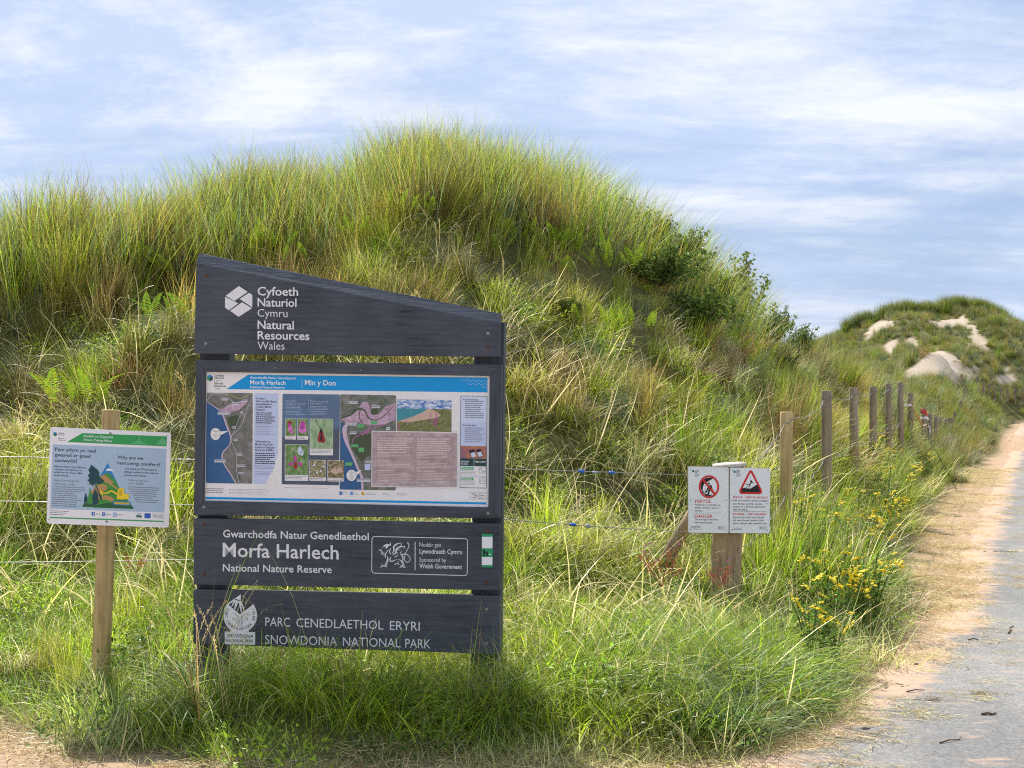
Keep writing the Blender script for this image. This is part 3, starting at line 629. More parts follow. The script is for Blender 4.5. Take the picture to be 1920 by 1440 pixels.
S('map_label_print', [q for i, b in enumerate(L3) for q in bars(640 + b[0] / 4.8 + .6, 670 + (b[1] + 6) / 4.8, 640 + b[2] / 4.8 - .6, 1, 1, 1.8, 0, 50 + i, 1)], 6, 'inkgrey')
S('map_label_green', [a3(quad_rect(*b)) for b in ((150, 603, 205, 635), (265, 572, 322, 600), (87, 783, 153, 808), (155, 812, 205, 852), (35, 945, 100, 975))], 5, 'greenlab')
S('callout', [ell(*a3([(92, 1062)])[0], 9.5, 10.5), a3([(125, 1035), (185, 1010), (130, 1075)])], 5, 'panelwhite')
T('callout_lettering', [tl3('Rydych', 64, 1038, 118, 12), tl3('yma', 78, 1058, 108, 12), tl3('You are', 66, 1077, 118, 12), tl3('here', 78, 1096, 108, 12)], 6, 'inkgrey')
S('map_building', [a3(quad_rect(210, 960, 262, 1015))], 5, 'lav')
# beach photograph
S('beach_photograph', [rrect(a3([(500, 378), (992, 385), (992, 672), (500, 664)]), 1.6)], 0, 'duneph')
S('beach_sky', [a3([(501, 379), (991, 387), (991, 468), (501, 462)])], 1, 'cloudsky')
S('beach_sea', [a3([(501, 460), (780, 462), (740, 490), (640, 535), (501, 575)])], 2, 'teal')
S('beach_sand', [a3([(501, 577), (640, 535), (740, 490), (775, 463), (830, 475), (900, 520), (860, 545), (700, 570), (600, 585), (540, 578)])], 3, 'beach')
S('beach_flowers', ribbon(a3([(590, 585), (592, 540)]), .8) + ribbon(a3([(800, 580), (802, 500)]), 1) + ribbon(a3([(840, 620), (838, 560)]), 2.5) + ribbon(a3([(858, 590), (856, 500)]), 1.2) + ribbon(a3([(525, 650), (527, 600)]), 1.4), 4, 'magenta')
# mauve panel
S('mauve_border', [rrect(a3([(273, 660), (1048, 674), (1044, 1174), (270, 1166)]), 3)], 7, 'panelwhite')
S('mauve_panel', [rrect(a3([(279, 667), (1042, 681), (1038, 1168), (276, 1160)]), 2.6)], 8, 'mauve')
S('mauve_panel_inner', [a3([(318, 700), (660, 708), (658, 1110), (314, 1102)]), a3([(668, 708), (1010, 716), (1004, 1118), (666, 1110)])], 9, 'mauve_in')
T('lettering', [tl3('Trysor naturiol cenedlaethol', 330, 737, 650, 22, .012, .012), tl3('A national natural treasure', 682, 742, 975, 22, .012, .012)], 10, 'mtext')
mb = []
for i, (x0, x1) in enumerate(((708, 775), (781.5, 846))):
    yo = i * 1
    mb += bars(x0, 825.5 + yo, x1, 5, 4.1, 1.6, .014, 70 + i, .8) + bars(x0, 847 + yo, x1, 1, 3, 1.6, .014, 72 + i, .8)
    for k, (ya, n) in enumerate(((850.5, 3), (867, 4), (886, 3))): mb += bars(x0, ya + yo, x1, n, 2.7, .8, .014, 80 + i * 7 + k, .85)
    mb += bars(x0, 863 + yo, x0 + 26, 1, 3, 1.5, .014, 95 + i) + bars(x0, 881.5 + yo, x0 + 40, 1, 3, 1.5, .014, 97 + i) + bars(x0, 895 + yo, x1, 4, 2.7, .8, .014, 99 + i)
S('small_print', mb, 10, 'mtext')
# right column
S('safety_border', [rrect(a3([(1073, 345), (1314, 349), (1307, 1180), (1066, 1174)]), 1.6)], 0, 'ink')
S('safety_column', [rrect(a3([(1077, 349), (1310, 353), (1303, 1176), (1070, 1170)]), 1.4)], 1, 'lav2')
S('safety_lower', [a3([(1076, 588), (1306, 592), (1305, 806), (1074, 800)])], 2, 'lav')
T('lettering', [tl3('BE SAFE SHORELINES', 1092, 386, 1228, 10, .01), tl3('FOR YOUR SAFETY', 1090, 618, 1214, 13, .01)], 3, 'ink')
S('small_print', bars(872, 752, 908, 9, 3.7, 1.4, .014, 110, .75) + bars(871.5, 801.5, 908, 8, 3.7, 1.5, .014, 111, .75), 3, 'inkgrey')
S('app_photo', [a3([(1074, 797), (1304, 801), (1303, 912), (1073, 908)])], 3, 'sunset')
S('phone_print', [a3([(1150, 838), (1195, 828), (1215, 895), (1170, 908)]), a3([(1213, 835), (1252, 822), (1280, 888), (1235, 905)])], 4, 'black')
S('phone_screen', [a3([(1162, 862), (1198, 852), (1212, 892), (1174, 903)]), a3([(1222, 858), (1256, 846), (1274, 886), (1238, 898)])], 5, 'lav2')
S('app_bar', [a3([(1073, 908), (1192, 911), (1191, 978), (1072, 976)]), a3([(1196, 911), (1304, 914), (1304, 980), (1195, 978)])], 3, 'darkgreen')
T('lettering', [tl3('HAPUS', 1080, 945, 1150, 15, .012), tl3('DI-DAL', 1080, 965, 1140, 15, .012), tl3('FREE APPS', 1200, 948, 1298, 16, .012)], 4, 'white')
S('app_card', [a3(quad_rect(1072, 983, 1302, 1070)), a3(quad_rect(1072, 1077, 1301, 1170))], 3, 'panelwhite')
S('app_tag', [a3(quad_rect(1080, 988, 1190, 1012)), a3(quad_rect(1080, 1082, 1190, 1107))], 4, 'greenlab')
T('app_lettering', [tl3('PlacesToGo', 1086, 1006, 1180, 13, .01), tl3('PlaceTales', 1086, 1101, 1176, 13, .01)], 5, 'white')
S('small_print', bars(865.5, 882.5, 895, 3, 2.8, .9, .014, 120, .8) + bars(865.5, 902.5, 895, 3, 2.8, .9, .014, 121, .8), 4, 'inksoft')
S('app_icon', outline(a3(quad_rect(1245, 988, 1295, 1040)), .6) + outline(a3(quad_rect(1245, 1083, 1293, 1135)), .6) + ribbon(a3([(1250, 995), (1270, 1020), (1290, 1030)]), 1) + ribbon(a3([(1250, 1120), (1270, 1100), (1288, 1125)]), .8), 4, 'inkgrey')
# bottom strip
S('blue_line', [[(385, 931.4), (912, 942), (912, 946), (385, 935.6)]], 0, 'cyan')
S('small_print', bars(385, 915.5, 423, 3, 3.5, 1.3, .014, 130, .8), 0, 'inkgrey')
S('small_print', bars(429, 917, 505, 2, 2.6, .6, .014, 131, .9) + bars(429, 923, 500, 2, 2.6, .6, .014, 132, .9) + bars(533, 914, 620, 1, 2.6, .6, .014, 133, .9), 0, 'inksoft')
S('amenity_icon', [a3(quad_rect(-12, 1208, 10, 1238)), a3(quad_rect(78, 1208, 106, 1240)), quad_rect(636, 921.5, 641, 928)], 0, 'fb2')
S('amenity_icon', [a3(quad_rect(182, 1208, 206, 1240))], 0, 'yel'); S('telephone_print', ribbon(a3([(186, 1215), (192, 1228), (202, 1236)]), 1.2), 1, 'black')
S('small_print', bars(643, 923, 651, 2, 2.6, .8, .014, 134) + bars(664, 924, 673, 2, 2.6, .8, .014, 135) + bars(685, 924, 706, 2, 2.6, .8, .014, 136) + bars(718, 924.5, 730, 2, 2.6, .8, .014, 137) + bars(744, 925, 768, 2, 2.6, .8, .014, 138), 0, 'inksoft')
S('sponsor_box', outline(a3(quad_rect(1160, 1215, 1308, 1275)), .4) + ribbon(a3([(1175, 1235), (1190, 1225), (1200, 1250), (1215, 1230), (1212, 1262), (1180, 1262)]), 1), 0, 'inkgrey')
S('small_print', bars(896.5, 925.5, 910, 4, 2.9, .8, .014, 139), 0, 'ink')
S('worn_patch', [ell(855, 929, 25, 10, 20), ell(554, 925, 14, 7, 16)], 0, 'white')

# middle board
B1 = SG.prism('name_board', [(363.5, 971.5), (937.5, 981.5), (937, 1107), (362.5, 1096)], 0, .045, M['board'], main, .002, off=0)
c3 = mapper(350, 960, 3.2)
text(SG, 'lettering', [('Gwarchodfa Natur Genedlaethol', 418, 1007.2, 691.6, 1013, 13.6, .012), ('Morfa Harlech', 417.5, 1043.6, 635, 1048.6, 25.5, .012), ('National Nature Reserve', 417.8, 1071, 622, 1074.6, 13.4, .012)], 0, M['letter'], B1)
fr = rrect([(697.5, 1005.8), (876.6, 1010), (876, 1079.2), (697, 1074.6)], 6)
SG.sheet('sponsor_border', outline(fr, 1.3), 0, M['letter'], B1)
SG.sheet('divider', [quad_rect(777.6, 1016, 779, 1069)], 0, M['letter'], B1)
text(SG, 'lettering', [('Noddir gan', 786.5, 1025, 826.5, 1025.8, 8, -.004), ('Sponsored by', 786.5, 1053.2, 836.5, 1054.2, 8, -.004)], 0, M['letter'], B1)
text(SG, 'lettering', [('Lywodraeth Cymru', 786.5, 1037.6, 866.5, 1039, 8.4, .012), ('Welsh Government', 786.5, 1065.2, 866.5, 1067, 8.4, .012)], 0, M['letter'], B1)
d9 = mapper(690, 1000, 9.6); DR = [d9([(278, 215), (330, 195), (350, 188), (385, 205), (405, 158), (416, 215), (372, 225), (345, 268), (300, 272), (332, 245), (284, 227)])]
for pts, w in [([(255, 258), (300, 235)], 8), ([(368, 290), (330, 350), (308, 400), (318, 440)], [6, 16, 18, 8]), ([(415, 262), (390, 320), (405, 382)], [6, 20, 8]), ([(195, 312), (225, 302), (300, 372)], [10, 16, 8]), ([(230, 330), (262, 370), (302, 410)], [6, 12, 8]),
               ([(238, 285), (218, 300)], 10), ([(232, 382), (262, 350)], 10), ([(600, 168), (520, 192), (465, 240), (465, 310), (432, 367)], [4, 22, 28, 24, 6]), ([(668, 235), (580, 243), (515, 280), (500, 350), (440, 390)], [8, 24, 28, 28, 6]),
               ([(612, 178), (588, 222)], [4, 14]), ([(662, 238), (638, 292)], [12, 4]), ([(528, 295), (585, 297)], [12, 8]), ([(607, 318), (575, 362)], [6, 16]), ([(472, 412), (500, 422), (548, 378)], [4, 16, 6]), ([(515, 350), (540, 350)], 8),
               ([(348, 408), (352, 455), (322, 540), (292, 592)], [8, 18, 12, 12]), ([(408, 428), (400, 460), (360, 490), (330, 585)], [10, 18, 10, 12]), ([(218, 612), (262, 590), (310, 590), (348, 610)], [10, 18, 20, 6]), ([(238, 570), (268, 564)], 9),
               ([(385, 492), (440, 502), (518, 468)], [18, 18, 5]), ([(540, 468), (600, 500), (630, 602)], [6, 16, 12]), ([(588, 383), (630, 430), (626, 500), (655, 605)], [10, 22, 14, 12]), ([(568, 618), (610, 600), (682, 618)], [8, 18, 6]), ([(580, 580), (605, 578)], 8),
               ([(472, 568), (520, 542), (566, 570)], [6, 16, 6]), ([(540, 495), (552, 548)], 7), ([(588, 383), (680, 373), (745, 420), (757, 480), (715, 522), (668, 495), (658, 430), (680, 350), (730, 250), (736, 200), (708, 168)], [18, 14, 11, 11, 11, 11, 11, 11, 11, 14, 20])]:
    DR += ribbon(d9(pts), [q / 9.6 for q in w] if hasattr(w, '__len__') else w / 9.6)
SG.sheet('dragon_emblem', DR, 0, M['letter'], B1)
for x, y, m in ((383.7, 983.5, 'rust'), (383.5, 1075.5, 'rust'), (913.5, 995, 'rust'), (913, 1092, 'rust')): screw(SG, x, y, 0, M[m], B1)
st = SG.sheet('sticker', [rrect([(903.3, 1001), (924, 1001.6), (923.6, 1064), (903, 1063.6)], 1.6)], 1, M['sticker'], B1)
SG.sheet('sticker_white_area', [quad_rect(903.6, 1006.5, 923.4, 1028), quad_rect(903.4, 1044.5, 923.2, 1059.5)], 2, M['white'], B1)
text(SG, 'sticker_lettering', [('h', 906, 1041.5, 915, 1041.8, 10.5, .04)], 2, M['black'], B1)
SG.sheet('sticker_dot', [ell(918.5, 1039.5, 1.7, 1.7, 12)], 2, M['white'], B1)
# lowest board
B2 = SG.prism('park_board', [(362.5, 1105), (937, 1117.5), (937, 1227), (362, 1207)], 0, .045, M['board'], main, .002, off=0)
text(SG, 'lettering', [('PARC', 497.5, 1174, 544, 1175, 16.5, -.002), ('CENEDLAETHOL', 555.5, 1175.5, 718.5, 1180.5, 16.5, -.002), ('ERYRI', 731, 1181, 787, 1182.8, 16.5, -.002),
     ('SNOWDONIA', 497, 1207, 632, 1211, 16.5, -.002), ('NATIONAL', 643, 1211, 751, 1214, 16.5, -.002), ('PARK', 760, 1214.2, 807, 1215.8, 16.5, -.002)], 0, M['letter'], B2)
e12 = mapper(410, 1105, 12.525)
EM = [e12([(190, 330), (345, 460), (500, 590), (660, 470), (820, 345), (880, 480), (905, 600), (885, 740), (820, 860), (705, 970), (705, 1005), (290, 1000), (290, 985), (190, 860), (130, 740), (110, 600), (135, 450)]),
      e12([(138, 990), (860, 1005), (855, 1302), (150, 1290)]), e12([(517, 118), (522, 240), (470, 248), (400, 228), (380, 215)])]
for pts, w in [([(378, 232), (222, 348)], 34), ([(390, 250), (345, 330), (306, 405)], [44, 34, 18]), ([(440, 262), (400, 380), (378, 472)], [60, 50, 20]), ([(480, 268), (512, 400), (535, 552)], [44, 40, 16]), ([(505, 270), (560, 390), (600, 505)], [40, 34, 16])]:
    EM += ribbon(e12(pts), [q / 12.5 for q in w] if hasattr(w, '__len__') else w / 12.5)
SG.sheet('park_emblem', EM[:1], 0, M['letter'], B2); SG.sheet('park_emblem', EM[1:2], 1, M['letter'], B2); SG.sheet('mountain_emblem', EM[2:], 0, M['letter'], B2)
SG.sheet('emblem_line', ribbon(e12([(525, 130), (800, 355)]), .7), 0, M['tan'], B2)
text(SG, 'emblem_lettering', [('SNOWDONIA', *e12([(195, 1125)])[0], *e12([(815, 1138)])[0], 6.2, .005), ('NATIONAL PARK', *e12([(168, 1240)])[0], *e12([(818, 1252)])[0], 5.8, .005)], 2, M['ink'], B2)
def arc_text(s, c, r, t0, t1, h):
    V2 = []; F2 = []; k = 0; n = len(s)
    for i, ch in enumerate(s):
        if ch == ' ': continue
        v, f = glyphs(ch, .004); th = R(t0 + (t1 - t0) * i / (n - 1)); u = np.array([math.sin(th), -math.cos(th)]); up = -np.array([math.cos(th), math.sin(th)])
        cxm = (v[:, 0].min() + v[:, 0].max()) / 2; o = np.array(c) + r * np.array([math.cos(th), math.sin(th)])
        p = o + np.outer((v[:, 0] - cxm) * h / CAP, u) + np.outer(v[:, 1] * h / CAP, up); V2.append(p); F2 += [tuple(j + k for j in q) for q in f]; k += len(v)
    return np.concatenate(V2), F2
vv, ff = arc_text('PARC CENEDLAETHOL ERYRI', e12([(505, 600)])[0], 360 / 12.525, 203, -23, 5.2)
SG.tris('emblem_lettering', vv, ff, 1, M['ink'], B2)
SG.sheet('plant_emblem', [q for pts in ([(455, 870), (455, 700), (400, 590), (350, 560)], [(545, 870), (550, 690), (590, 600), (650, 575)], [(430, 800), (400, 710), (330, 680), (340, 740)], [(560, 800), (600, 710), (680, 680), (660, 750)], [(480, 870), (478, 700), (450, 590)], [(525, 870), (528, 700), (550, 600)]) for q in ribbon(e12(pts), .8)] +
         outline(e12([(655, 570), (700, 545), (735, 590), (680, 620)]), .7), 1, M['inkgrey'], B2)
for x, y, m in ((912.5, 1142.5, 'screw'), (912.5, 1206.5, 'screw')): screw(SG, x, y, 0, M[m], B2)

# ---- the small white sign on its own post
SL = Plane(205, 900, 7.35, R(1.5), R(2.2), 0)
zl = -SL.P(195, 1225)[1]
SL.O = SL.O - SL.uz * float(zl)
sl_ = empty('work_notice_sign', SL.O, SL.M3); tag(sl_, 'small white notice with green band about removing conifers on a leaning round timber post', 'sign')
pt = SL.P([208, 190], [771, 1225], .05)
def round_post(name, base, top, r, mat, parent, seed=0, sides=16, flatness=0.0):
    rr = random.Random(seed); base = Vector(base); top = Vector(top); v = []; f = []; nseg = 7
    for i in range(nseg + 1):
        t = i / nseg; p = base.lerp(top, t); rad = r * (1.03 - .06 * t) * (1 + rr.uniform(-.012, .012))
        for k in range(sides):
            a = 2 * math.pi * k / sides; q = rad * (1 + .018 * math.sin(3 * a + seed) + .01 * math.sin(5 * a + 2 * seed + t))
            v.append((p.x + q * math.cos(a), p.y + q * math.sin(a), p.z))
    n = nseg + 1
    for k in range(sides): v.append((top.x + r * .88 * math.cos(2 * math.pi * k / sides), top.y + r * .88 * math.sin(2 * math.pi * k / sides), top.z + .008))
    for i in range(n):
        for k in range(sides): f.append((i * sides + k, i * sides + (k + 1) % sides, (i + 1) * sides + (k + 1) % sides, (i + 1) * sides + k))
    f.append(tuple(n * sides + k for k in range(sides)))
    return link(name, mesh(name, v, f), mat, parent, True)
round_post('post', (pt[1][0], .052, -.35), (pt[0][0], .052, pt[0][1]), .047, M['post'], sl_, 1)
C4 = [(94.5, 800.5), (320.5, 811.5), (316.5, 989.5), (87, 981.5)]
sp = SL.prism('sign_panel', rrect(C4, 6), 0, .004, M['white'], sl_, 0)
k1 = mapper(85, 800, 7.575); k2 = mapper(150, 800, 7.577)
def S2(name, polys, layer, mat): return SL.sheet(name, polys, layer, M[mat], sp)
def T2(name, lines, layer, mat): return text(SL, name, lines, layer, M[mat], sp)
def q1(t, x0, y0, x1, cap, b=0, s=.045): p = 85 + x0 / 7.575; r = 85 + x1 / 7.575; y = 800 + y0 / 7.575; return (t, p, y, r, y + s * (r - p), cap / 7.575, b)
def q2(t, x0, y0, x1, cap, b=0, s=.045): p = 150 + x0 / 7.577; r = 150 + x1 / 7.577; y = 800 + y0 / 7.577; return (t, p, y, r, y + s * (r - p), cap / 7.577, b)
S2('green_band', [[k1([(308, 218)])[0], k1([(525, 92)])[0], k2([(1235, 138)])[0], k2([(1230, 280)])[0]]], 0, 'green')
S2('gull_print', [k2([(690, 243), (800, 215), (850, 150), (860, 205), (960, 255)]), k2([(1075, 250), (1130, 200), (1175, 150), (1200, 180), (1230, 190), (1230, 270)])], 1, 'palegreen')
T2('heading', [q1('Gwaith yn Digwydd', 540, 145, 958, 30, .012), q1('Work Taking Place', 540, 200, 945, 30, .012)], 1, 'white')
S2('blue_field', [[k1([(104, 250)])[0], k2([(1228, 315)])[0], k2([(1196, 1220)])[0], k1([(68, 1165)])[0]]], 0, 'paleblue')
T2('lettering', [q1('Pam ydym yn cael', 138, 342, 718, 46, .012), q1('gwared ar goed', 134, 420, 640, 46, .012), q1('conwydd?', 132, 498, 455, 46, .012), q2('Why are we', 530, 455, 898, 46, .012), q2('removing conifers?', 530, 535, 1142, 46, .012)], 1, 'ink')
T2('lettering', [q1('Mae prosiect Twyni Byw yn', 130, 573, 575, 24, .016), q1('cwympo conwydd yn yr', 126, 614, 520, 24, .016), q1('ardal hon er mwyn adfer', 124, 656, 528, 24, .016), q1('twyni tywod.', 122, 698, 332, 24, .016),
    q2('The Sands of LIFE project is', 634, 608, 1090, 25, .016), q2('felling conifers in this area to', 630, 652, 1104, 25, .016), q2('restore sand dunes.', 628, 697, 942, 25, .016)], 1, 'ink')
T2('lettering', [q1('Helpu bywyd gwyllt', 120, 772, 482, 30), q1('arbennig y twyni', 118, 822, 422, 30), q2('Helping special', 684, 772, 955, 30), q2('dune wildlife', 684, 818, 910, 30)], 1, 'inkgrey')
bb = []
for i in range(10): bb += bars(99.5 - i * .25, 911.5 + i * 3.95, 99.5 + (60, 61, 52, 40, 46, 44, 52, 44, 43, 45)[i], 1, 1, 1.5, .045, 200 + i, 1)
for i, (xa, xb) in enumerate(((684, 1120), (684, 1125), (706, 1080), (738, 1090), (752, 1080), (765, 1028), (778, 1108), (793, 1090))): bb += bars(150 + xa / 7.577, 912 + i * 4.0, 150 + xb / 7.577, 1, 1, 1.5, .045, 220 + i, 1)
S2('small_print', bb, 1, 'inkgrey')
S2('sky_shape', [k2([(395, 515), (560, 870), (300, 830), (290, 690)])], 1, 'skyp')
S2('green_hill', [k2([(285, 720), (330, 680), (400, 650), (500, 760), (560, 870), (760, 1168), (200, 1150), (160, 930)])], 2, 'gr2')
S2('tan_dune', [k2([(300, 700), (340, 680), (380, 700), (430, 760), (470, 780), (460, 820), (545, 880), (540, 900), (410, 815), (300, 760)]), k2([(160, 920), (240, 830), (330, 810), (388, 840), (390, 880), (300, 950), (270, 1040), (200, 1040)]), k2([(270, 1030), (360, 970), (450, 1000), (490, 1040), (450, 1065), (380, 1040)])], 3, 'tan')
S2('cloud_print', [k2([(360, 625), (400, 590), (440, 600), (500, 635)])], 3, 'white')
S2('ground_print', [k2([(30, 1138), (60, 1080), (250, 1110), (420, 1080), (700, 1120), (735, 1120), (762, 1168)])], 4, 'gr3')
S2('conifer_print', ribbon(k2([(215, 810), (260, 920), (300, 1035)]), [1.6, 2.2, 3.4]) + [k2([(158, 540), (205, 580), (250, 615), (275, 650), (270, 700), (300, 735), (345, 765), (320, 800), (270, 815), (215, 800), (180, 850), (165, 820), (120, 820), (140, 790), (100, 760), (135, 740), (112, 690), (140, 660), (115, 610), (140, 590)])], 5, 'navy')
S2('conifer_print', [k2([(80, 935), (105, 1020), (110, 1075), (55, 1075), (60, 1010)]), k2([(215, 880), (255, 960), (265, 1080), (210, 1110), (165, 1090), (180, 960)])], 5, 'navy')
S2('conifer_print', [k2([(140, 850), (160, 960), (185, 1080), (140, 1100), (95, 1080), (125, 960)])], 6, 'gr2')
S2('digger_print', [k2([(540, 885), (570, 872), (622, 872), (625, 950), (690, 955), (698, 1020), (600, 1035), (520, 1030)])] + ribbon(k2([(535, 965), (450, 915), (380, 945), (310, 940)]), [3.4, 3, 2.4, 2.4]) + [k2([(290, 895), (335, 930), (320, 1000), (310, 960), (280, 945)])], 7, 'yel')
S2('digger_track', [rrect(k2([(466, 1055), (718, 1068), (712, 1122), (468, 1112)]), 3)], 7, 'skyp'); S2('digger_track', [rrect(k2([(482, 1070), (704, 1080), (700, 1108), (484, 1100)]), 1.6)], 8, 'yeld')
S2('digger_cab', [k2([(552, 895), (590, 892), (596, 980), (555, 980)])], 8, 'yeld')
S2('green_line', [[k1([(62, 1280)])[0], k2([(1188, 1338)])[0], k2([(1188, 1356)])[0], k1([(60, 1298)])[0]]], 0, 'green')
S2('icon', [k2(rrect([(166, 1212), (212, 1214), (210, 1264), (165, 1262)], 5)), k2(rrect([(314, 1217), (360, 1219), (358, 1270), (313, 1268)], 5)), k2([(916, 1230), (1004, 1232), (1003, 1302), (915, 1300)])], 0, 'fb')
T2('icon_lettering', [('f', *k2([(188, 1258)])[0], *k2([(206, 1259)])[0], 5, .012)], 1, 'white')
S2('icon_mark', [ell(*k2([(337, 1243)])[0], 1.5, 1.3, 10)], 1, 'white')
S2('icon', outline(k2([(474, 1225), (520, 1227), (518, 1275), (473, 1273)]), 1.2) + ring(*k2([(496, 1250)])[0], 2, 2, .7, 16), 0, 'fb2')
S2('icon', [k2([(798, 1252), (830, 1262), (870, 1258), (880, 1290), (800, 1288)])], 0, 'gr3'); S2('icon', [k2([(812, 1240), (830, 1232), (850, 1240), (870, 1230), (860, 1246), (830, 1248)])], 1, 'fb')
S2('sponsor_box', outline(k2([(1035, 1240), (1192, 1246), (1190, 1300), (1035, 1296)]), .4) + ribbon(k2([(1045, 1255), (1065, 1280), (1070, 1255), (1092, 1280)]), 1), 0, 'inkgrey')
S2('small_print', bars(93.3, 956.8, 132, 3, 3.4, 1.3, .045, 240, .5) + bars(179.5, 963, 188, 1, 3, 1.3, .04, 241, 1) + bars(199, 964, 208, 1, 3, 1.3, .04, 242, 1) + bars(220, 964.5, 230, 1, 3, 1.3, .04, 243, 1) + bars(297, 965.5, 306, 3, 2, .8, .04, 244), 0, 'inkgrey')
logo(None, sp, *k1([(137, 105)])[0], 4.2, 0, SL, 0)
T2('lettering', [q1('Cyfoeth', 182, 98, 270, 18, .01), q1('Naturiol', 180, 122, 268, 18, .01), q1('Natural', 180, 172, 258, 18, .01), q1('Resources', 180, 196, 288, 18, .01)], 0, 'inkgrey')
for x, y, r_ in ((207, 812.5, .006), (200, 978, .006), (98, 808, .0022), (313, 817, .0022), (91.5, 974, .0022), (307, 982, .0022)): screw(SL, x, y, 0, M['screw'], sp, r_)

# ---- twin danger signs
SR = Plane(1365, 1000, 9.35, R(-1), R(.6), 0)
ds = empty('danger_sign', SR.O, SR.M3); tag(ds, 'pair of white danger notices with red circle and red triangle on a short stout post', 'sign')
back = SR.prism('backing_board', rrect([(1289, 873.6), (1444, 877.8), (1444, 1000.6), (1290, 999.6)], 2), .006, .018, M['post_grey'], ds, 0)
pL = SR.prism('sign_panel', rrect([(1290.3, 874.8), (1366.3, 876.6), (1366, 999.6), (1290.6, 998.8)], 3), 0, .005, M['white'], ds, 0)
pR = SR.prism('sign_panel', rrect([(1368.6, 876.8), (1444.4, 878.6), (1443, 1000), (1368, 999.4)], 3), 0, .005, M['white'], ds, 0)
z6 = mapper(1285, 865, 10.285)
def S3(p, name, polys, layer, mat): return SR.sheet(name, polys, layer, M[mat], p)
def q6(t, x0, y0, x1, cap, b=0, s=.008): p = 1285 + x0 / 10.285; r = 1285 + x1 / 10.285; y = 865 + y0 / 10.285; return (t, p, y, r, y + s * (r - p), cap / 10.285, b)
cc = z6([(455, 490)])[0]
S3(pL, 'red_ring', ring(cc[0], cc[1], 19.2, 21.6, 3.6, 44), 1, 'red')
S3(pL, 'pictogram', [z6([(355, 345), (420, 315), (520, 315), (530, 335), (440, 385), (370, 430), (340, 480), (332, 560), (375, 620), (450, 640), (540, 645), (470, 672), (400, 665), (330, 600), (298, 520), (300, 430), (330, 375)]),
    ell(*z6([(452, 424)])[0], 2, 2, 12), z6([(470, 450), (505, 460), (528, 545), (500, 560), (520, 600), (545, 640), (515, 600), (480, 560), (455, 640), (425, 630), (445, 560), (450, 490)]), z6([(440, 480), (455, 500), (425, 580), (400, 610), (362, 585), (400, 570)])], 0, 'black')
S3(pL, 'red_bar', ribbon(z6([(338, 352), (575, 635)]), 3.8), 2, 'red')
text(SR, 'heading', [q6('PERYGL', 190, 800, 500, 62, .012), q6('DANGER', 186, 1086, 524, 58, .012)], 0, M['redtext'], pL)
text(SR, 'lettering', [q6('Peidiwch a chloddio na', 188, 852, 680, 30, .012), q6('thyllu i mewn i dwyni', 186, 908, 636, 30, .012), q6('tywod.', 184, 964, 326, 30, .012), q6('Do not dig or burrow', 184, 1136, 632, 32, .012), q6('into sand dunes.', 184, 1194, 522, 32, .012)], 0, M['ink'], pL)
S3(pL, 'divider', [z6(quad_rect(186, 995, 688, 1000))], 0, 'inkgrey')
tri = z6([(1262, 168), (1490, 560), (1475, 635), (1040, 635), (1030, 560)])
S3(pR, 'red_triangle', [rrect([z6([(1262, 150)])[0], z6([(1500, 632)])[0], z6([(1498, 634)])[0], z6([(1022, 632)])[0]][:2] + [z6([(1499, 633)])[0], z6([(1022, 632)])[0]], .01) if False else z6([(1225, 195), (1240, 178), (1262, 172), (1285, 180), (1300, 198), (1470, 540), (1482, 580), (1472, 615), (1440, 634), (1080, 632), (1048, 612), (1038, 575), (1050, 540)])], 0, 'red')
S3(pR, 'triangle_field', [z6([(1262, 222), (1270, 232), (1440, 560), (1438, 585), (1420, 596), (1100, 594), (1084, 582), (1084, 560), (1250, 232)])], 1, 'white')
S3(pR, 'pictogram', [z6([(1096, 520), (1130, 514), (1180, 520), (1260, 525), (1385, 445), (1440, 560), (1438, 585), (1420, 596), (1100, 594), (1084, 582), (1084, 560)]), ell(*z6([(1278, 383)])[0], 1.6, 1.6, 10)] + ribbon(z6([(1275, 400), (1245, 440)]), 2.3) + ribbon(z6([(1250, 350), (1255, 385), (1270, 400)]), 1.0) +
   ribbon(z6([(1280, 400), (1325, 420)]), 1.1) + ribbon(z6([(1245, 440), (1210, 455), (1175, 435)]), 1.4) + ribbon(z6([(1248, 440), (1235, 480), (1200, 495)]), 1.4) + ribbon(z6([(1140, 515), (1175, 505), (1180, 490), (1190, 515)]), .7), 2, 'black')
text(SR, 'heading', [q6('PERYGL - PERYGL BAGLU!', 918, 712, 1582, 38, .016), q6('DANGER - TRIP HAZARD!', 915, 1036, 1552, 38, .016)], 0, M['redtext'], pR)
text(SR, 'lettering', [q6('Gall stormydd a gwynt amlygu\u2019r', 918, 770, 1605, 32, .01), q6('hen ffensys gwifren wedi\u2019u', 916, 832, 1490, 32, .01), q6('claddu yn y tywod cymerwch', 915, 888, 1540, 32, .01), q6('ofal arbennig.', 914, 945, 1202, 32, .01),
    q6('Storms and wind can expose', 915, 1094, 1518, 32, .01), q6('old wire fences buried in the', 914, 1150, 1512, 32, .01), q6('sand - please take special care.', 914, 1208, 1570, 32, .01)], 0, M['ink'], pR)
S3(pR, 'divider', [z6(quad_rect(920, 968, 1575, 973))], 0, 'ink')
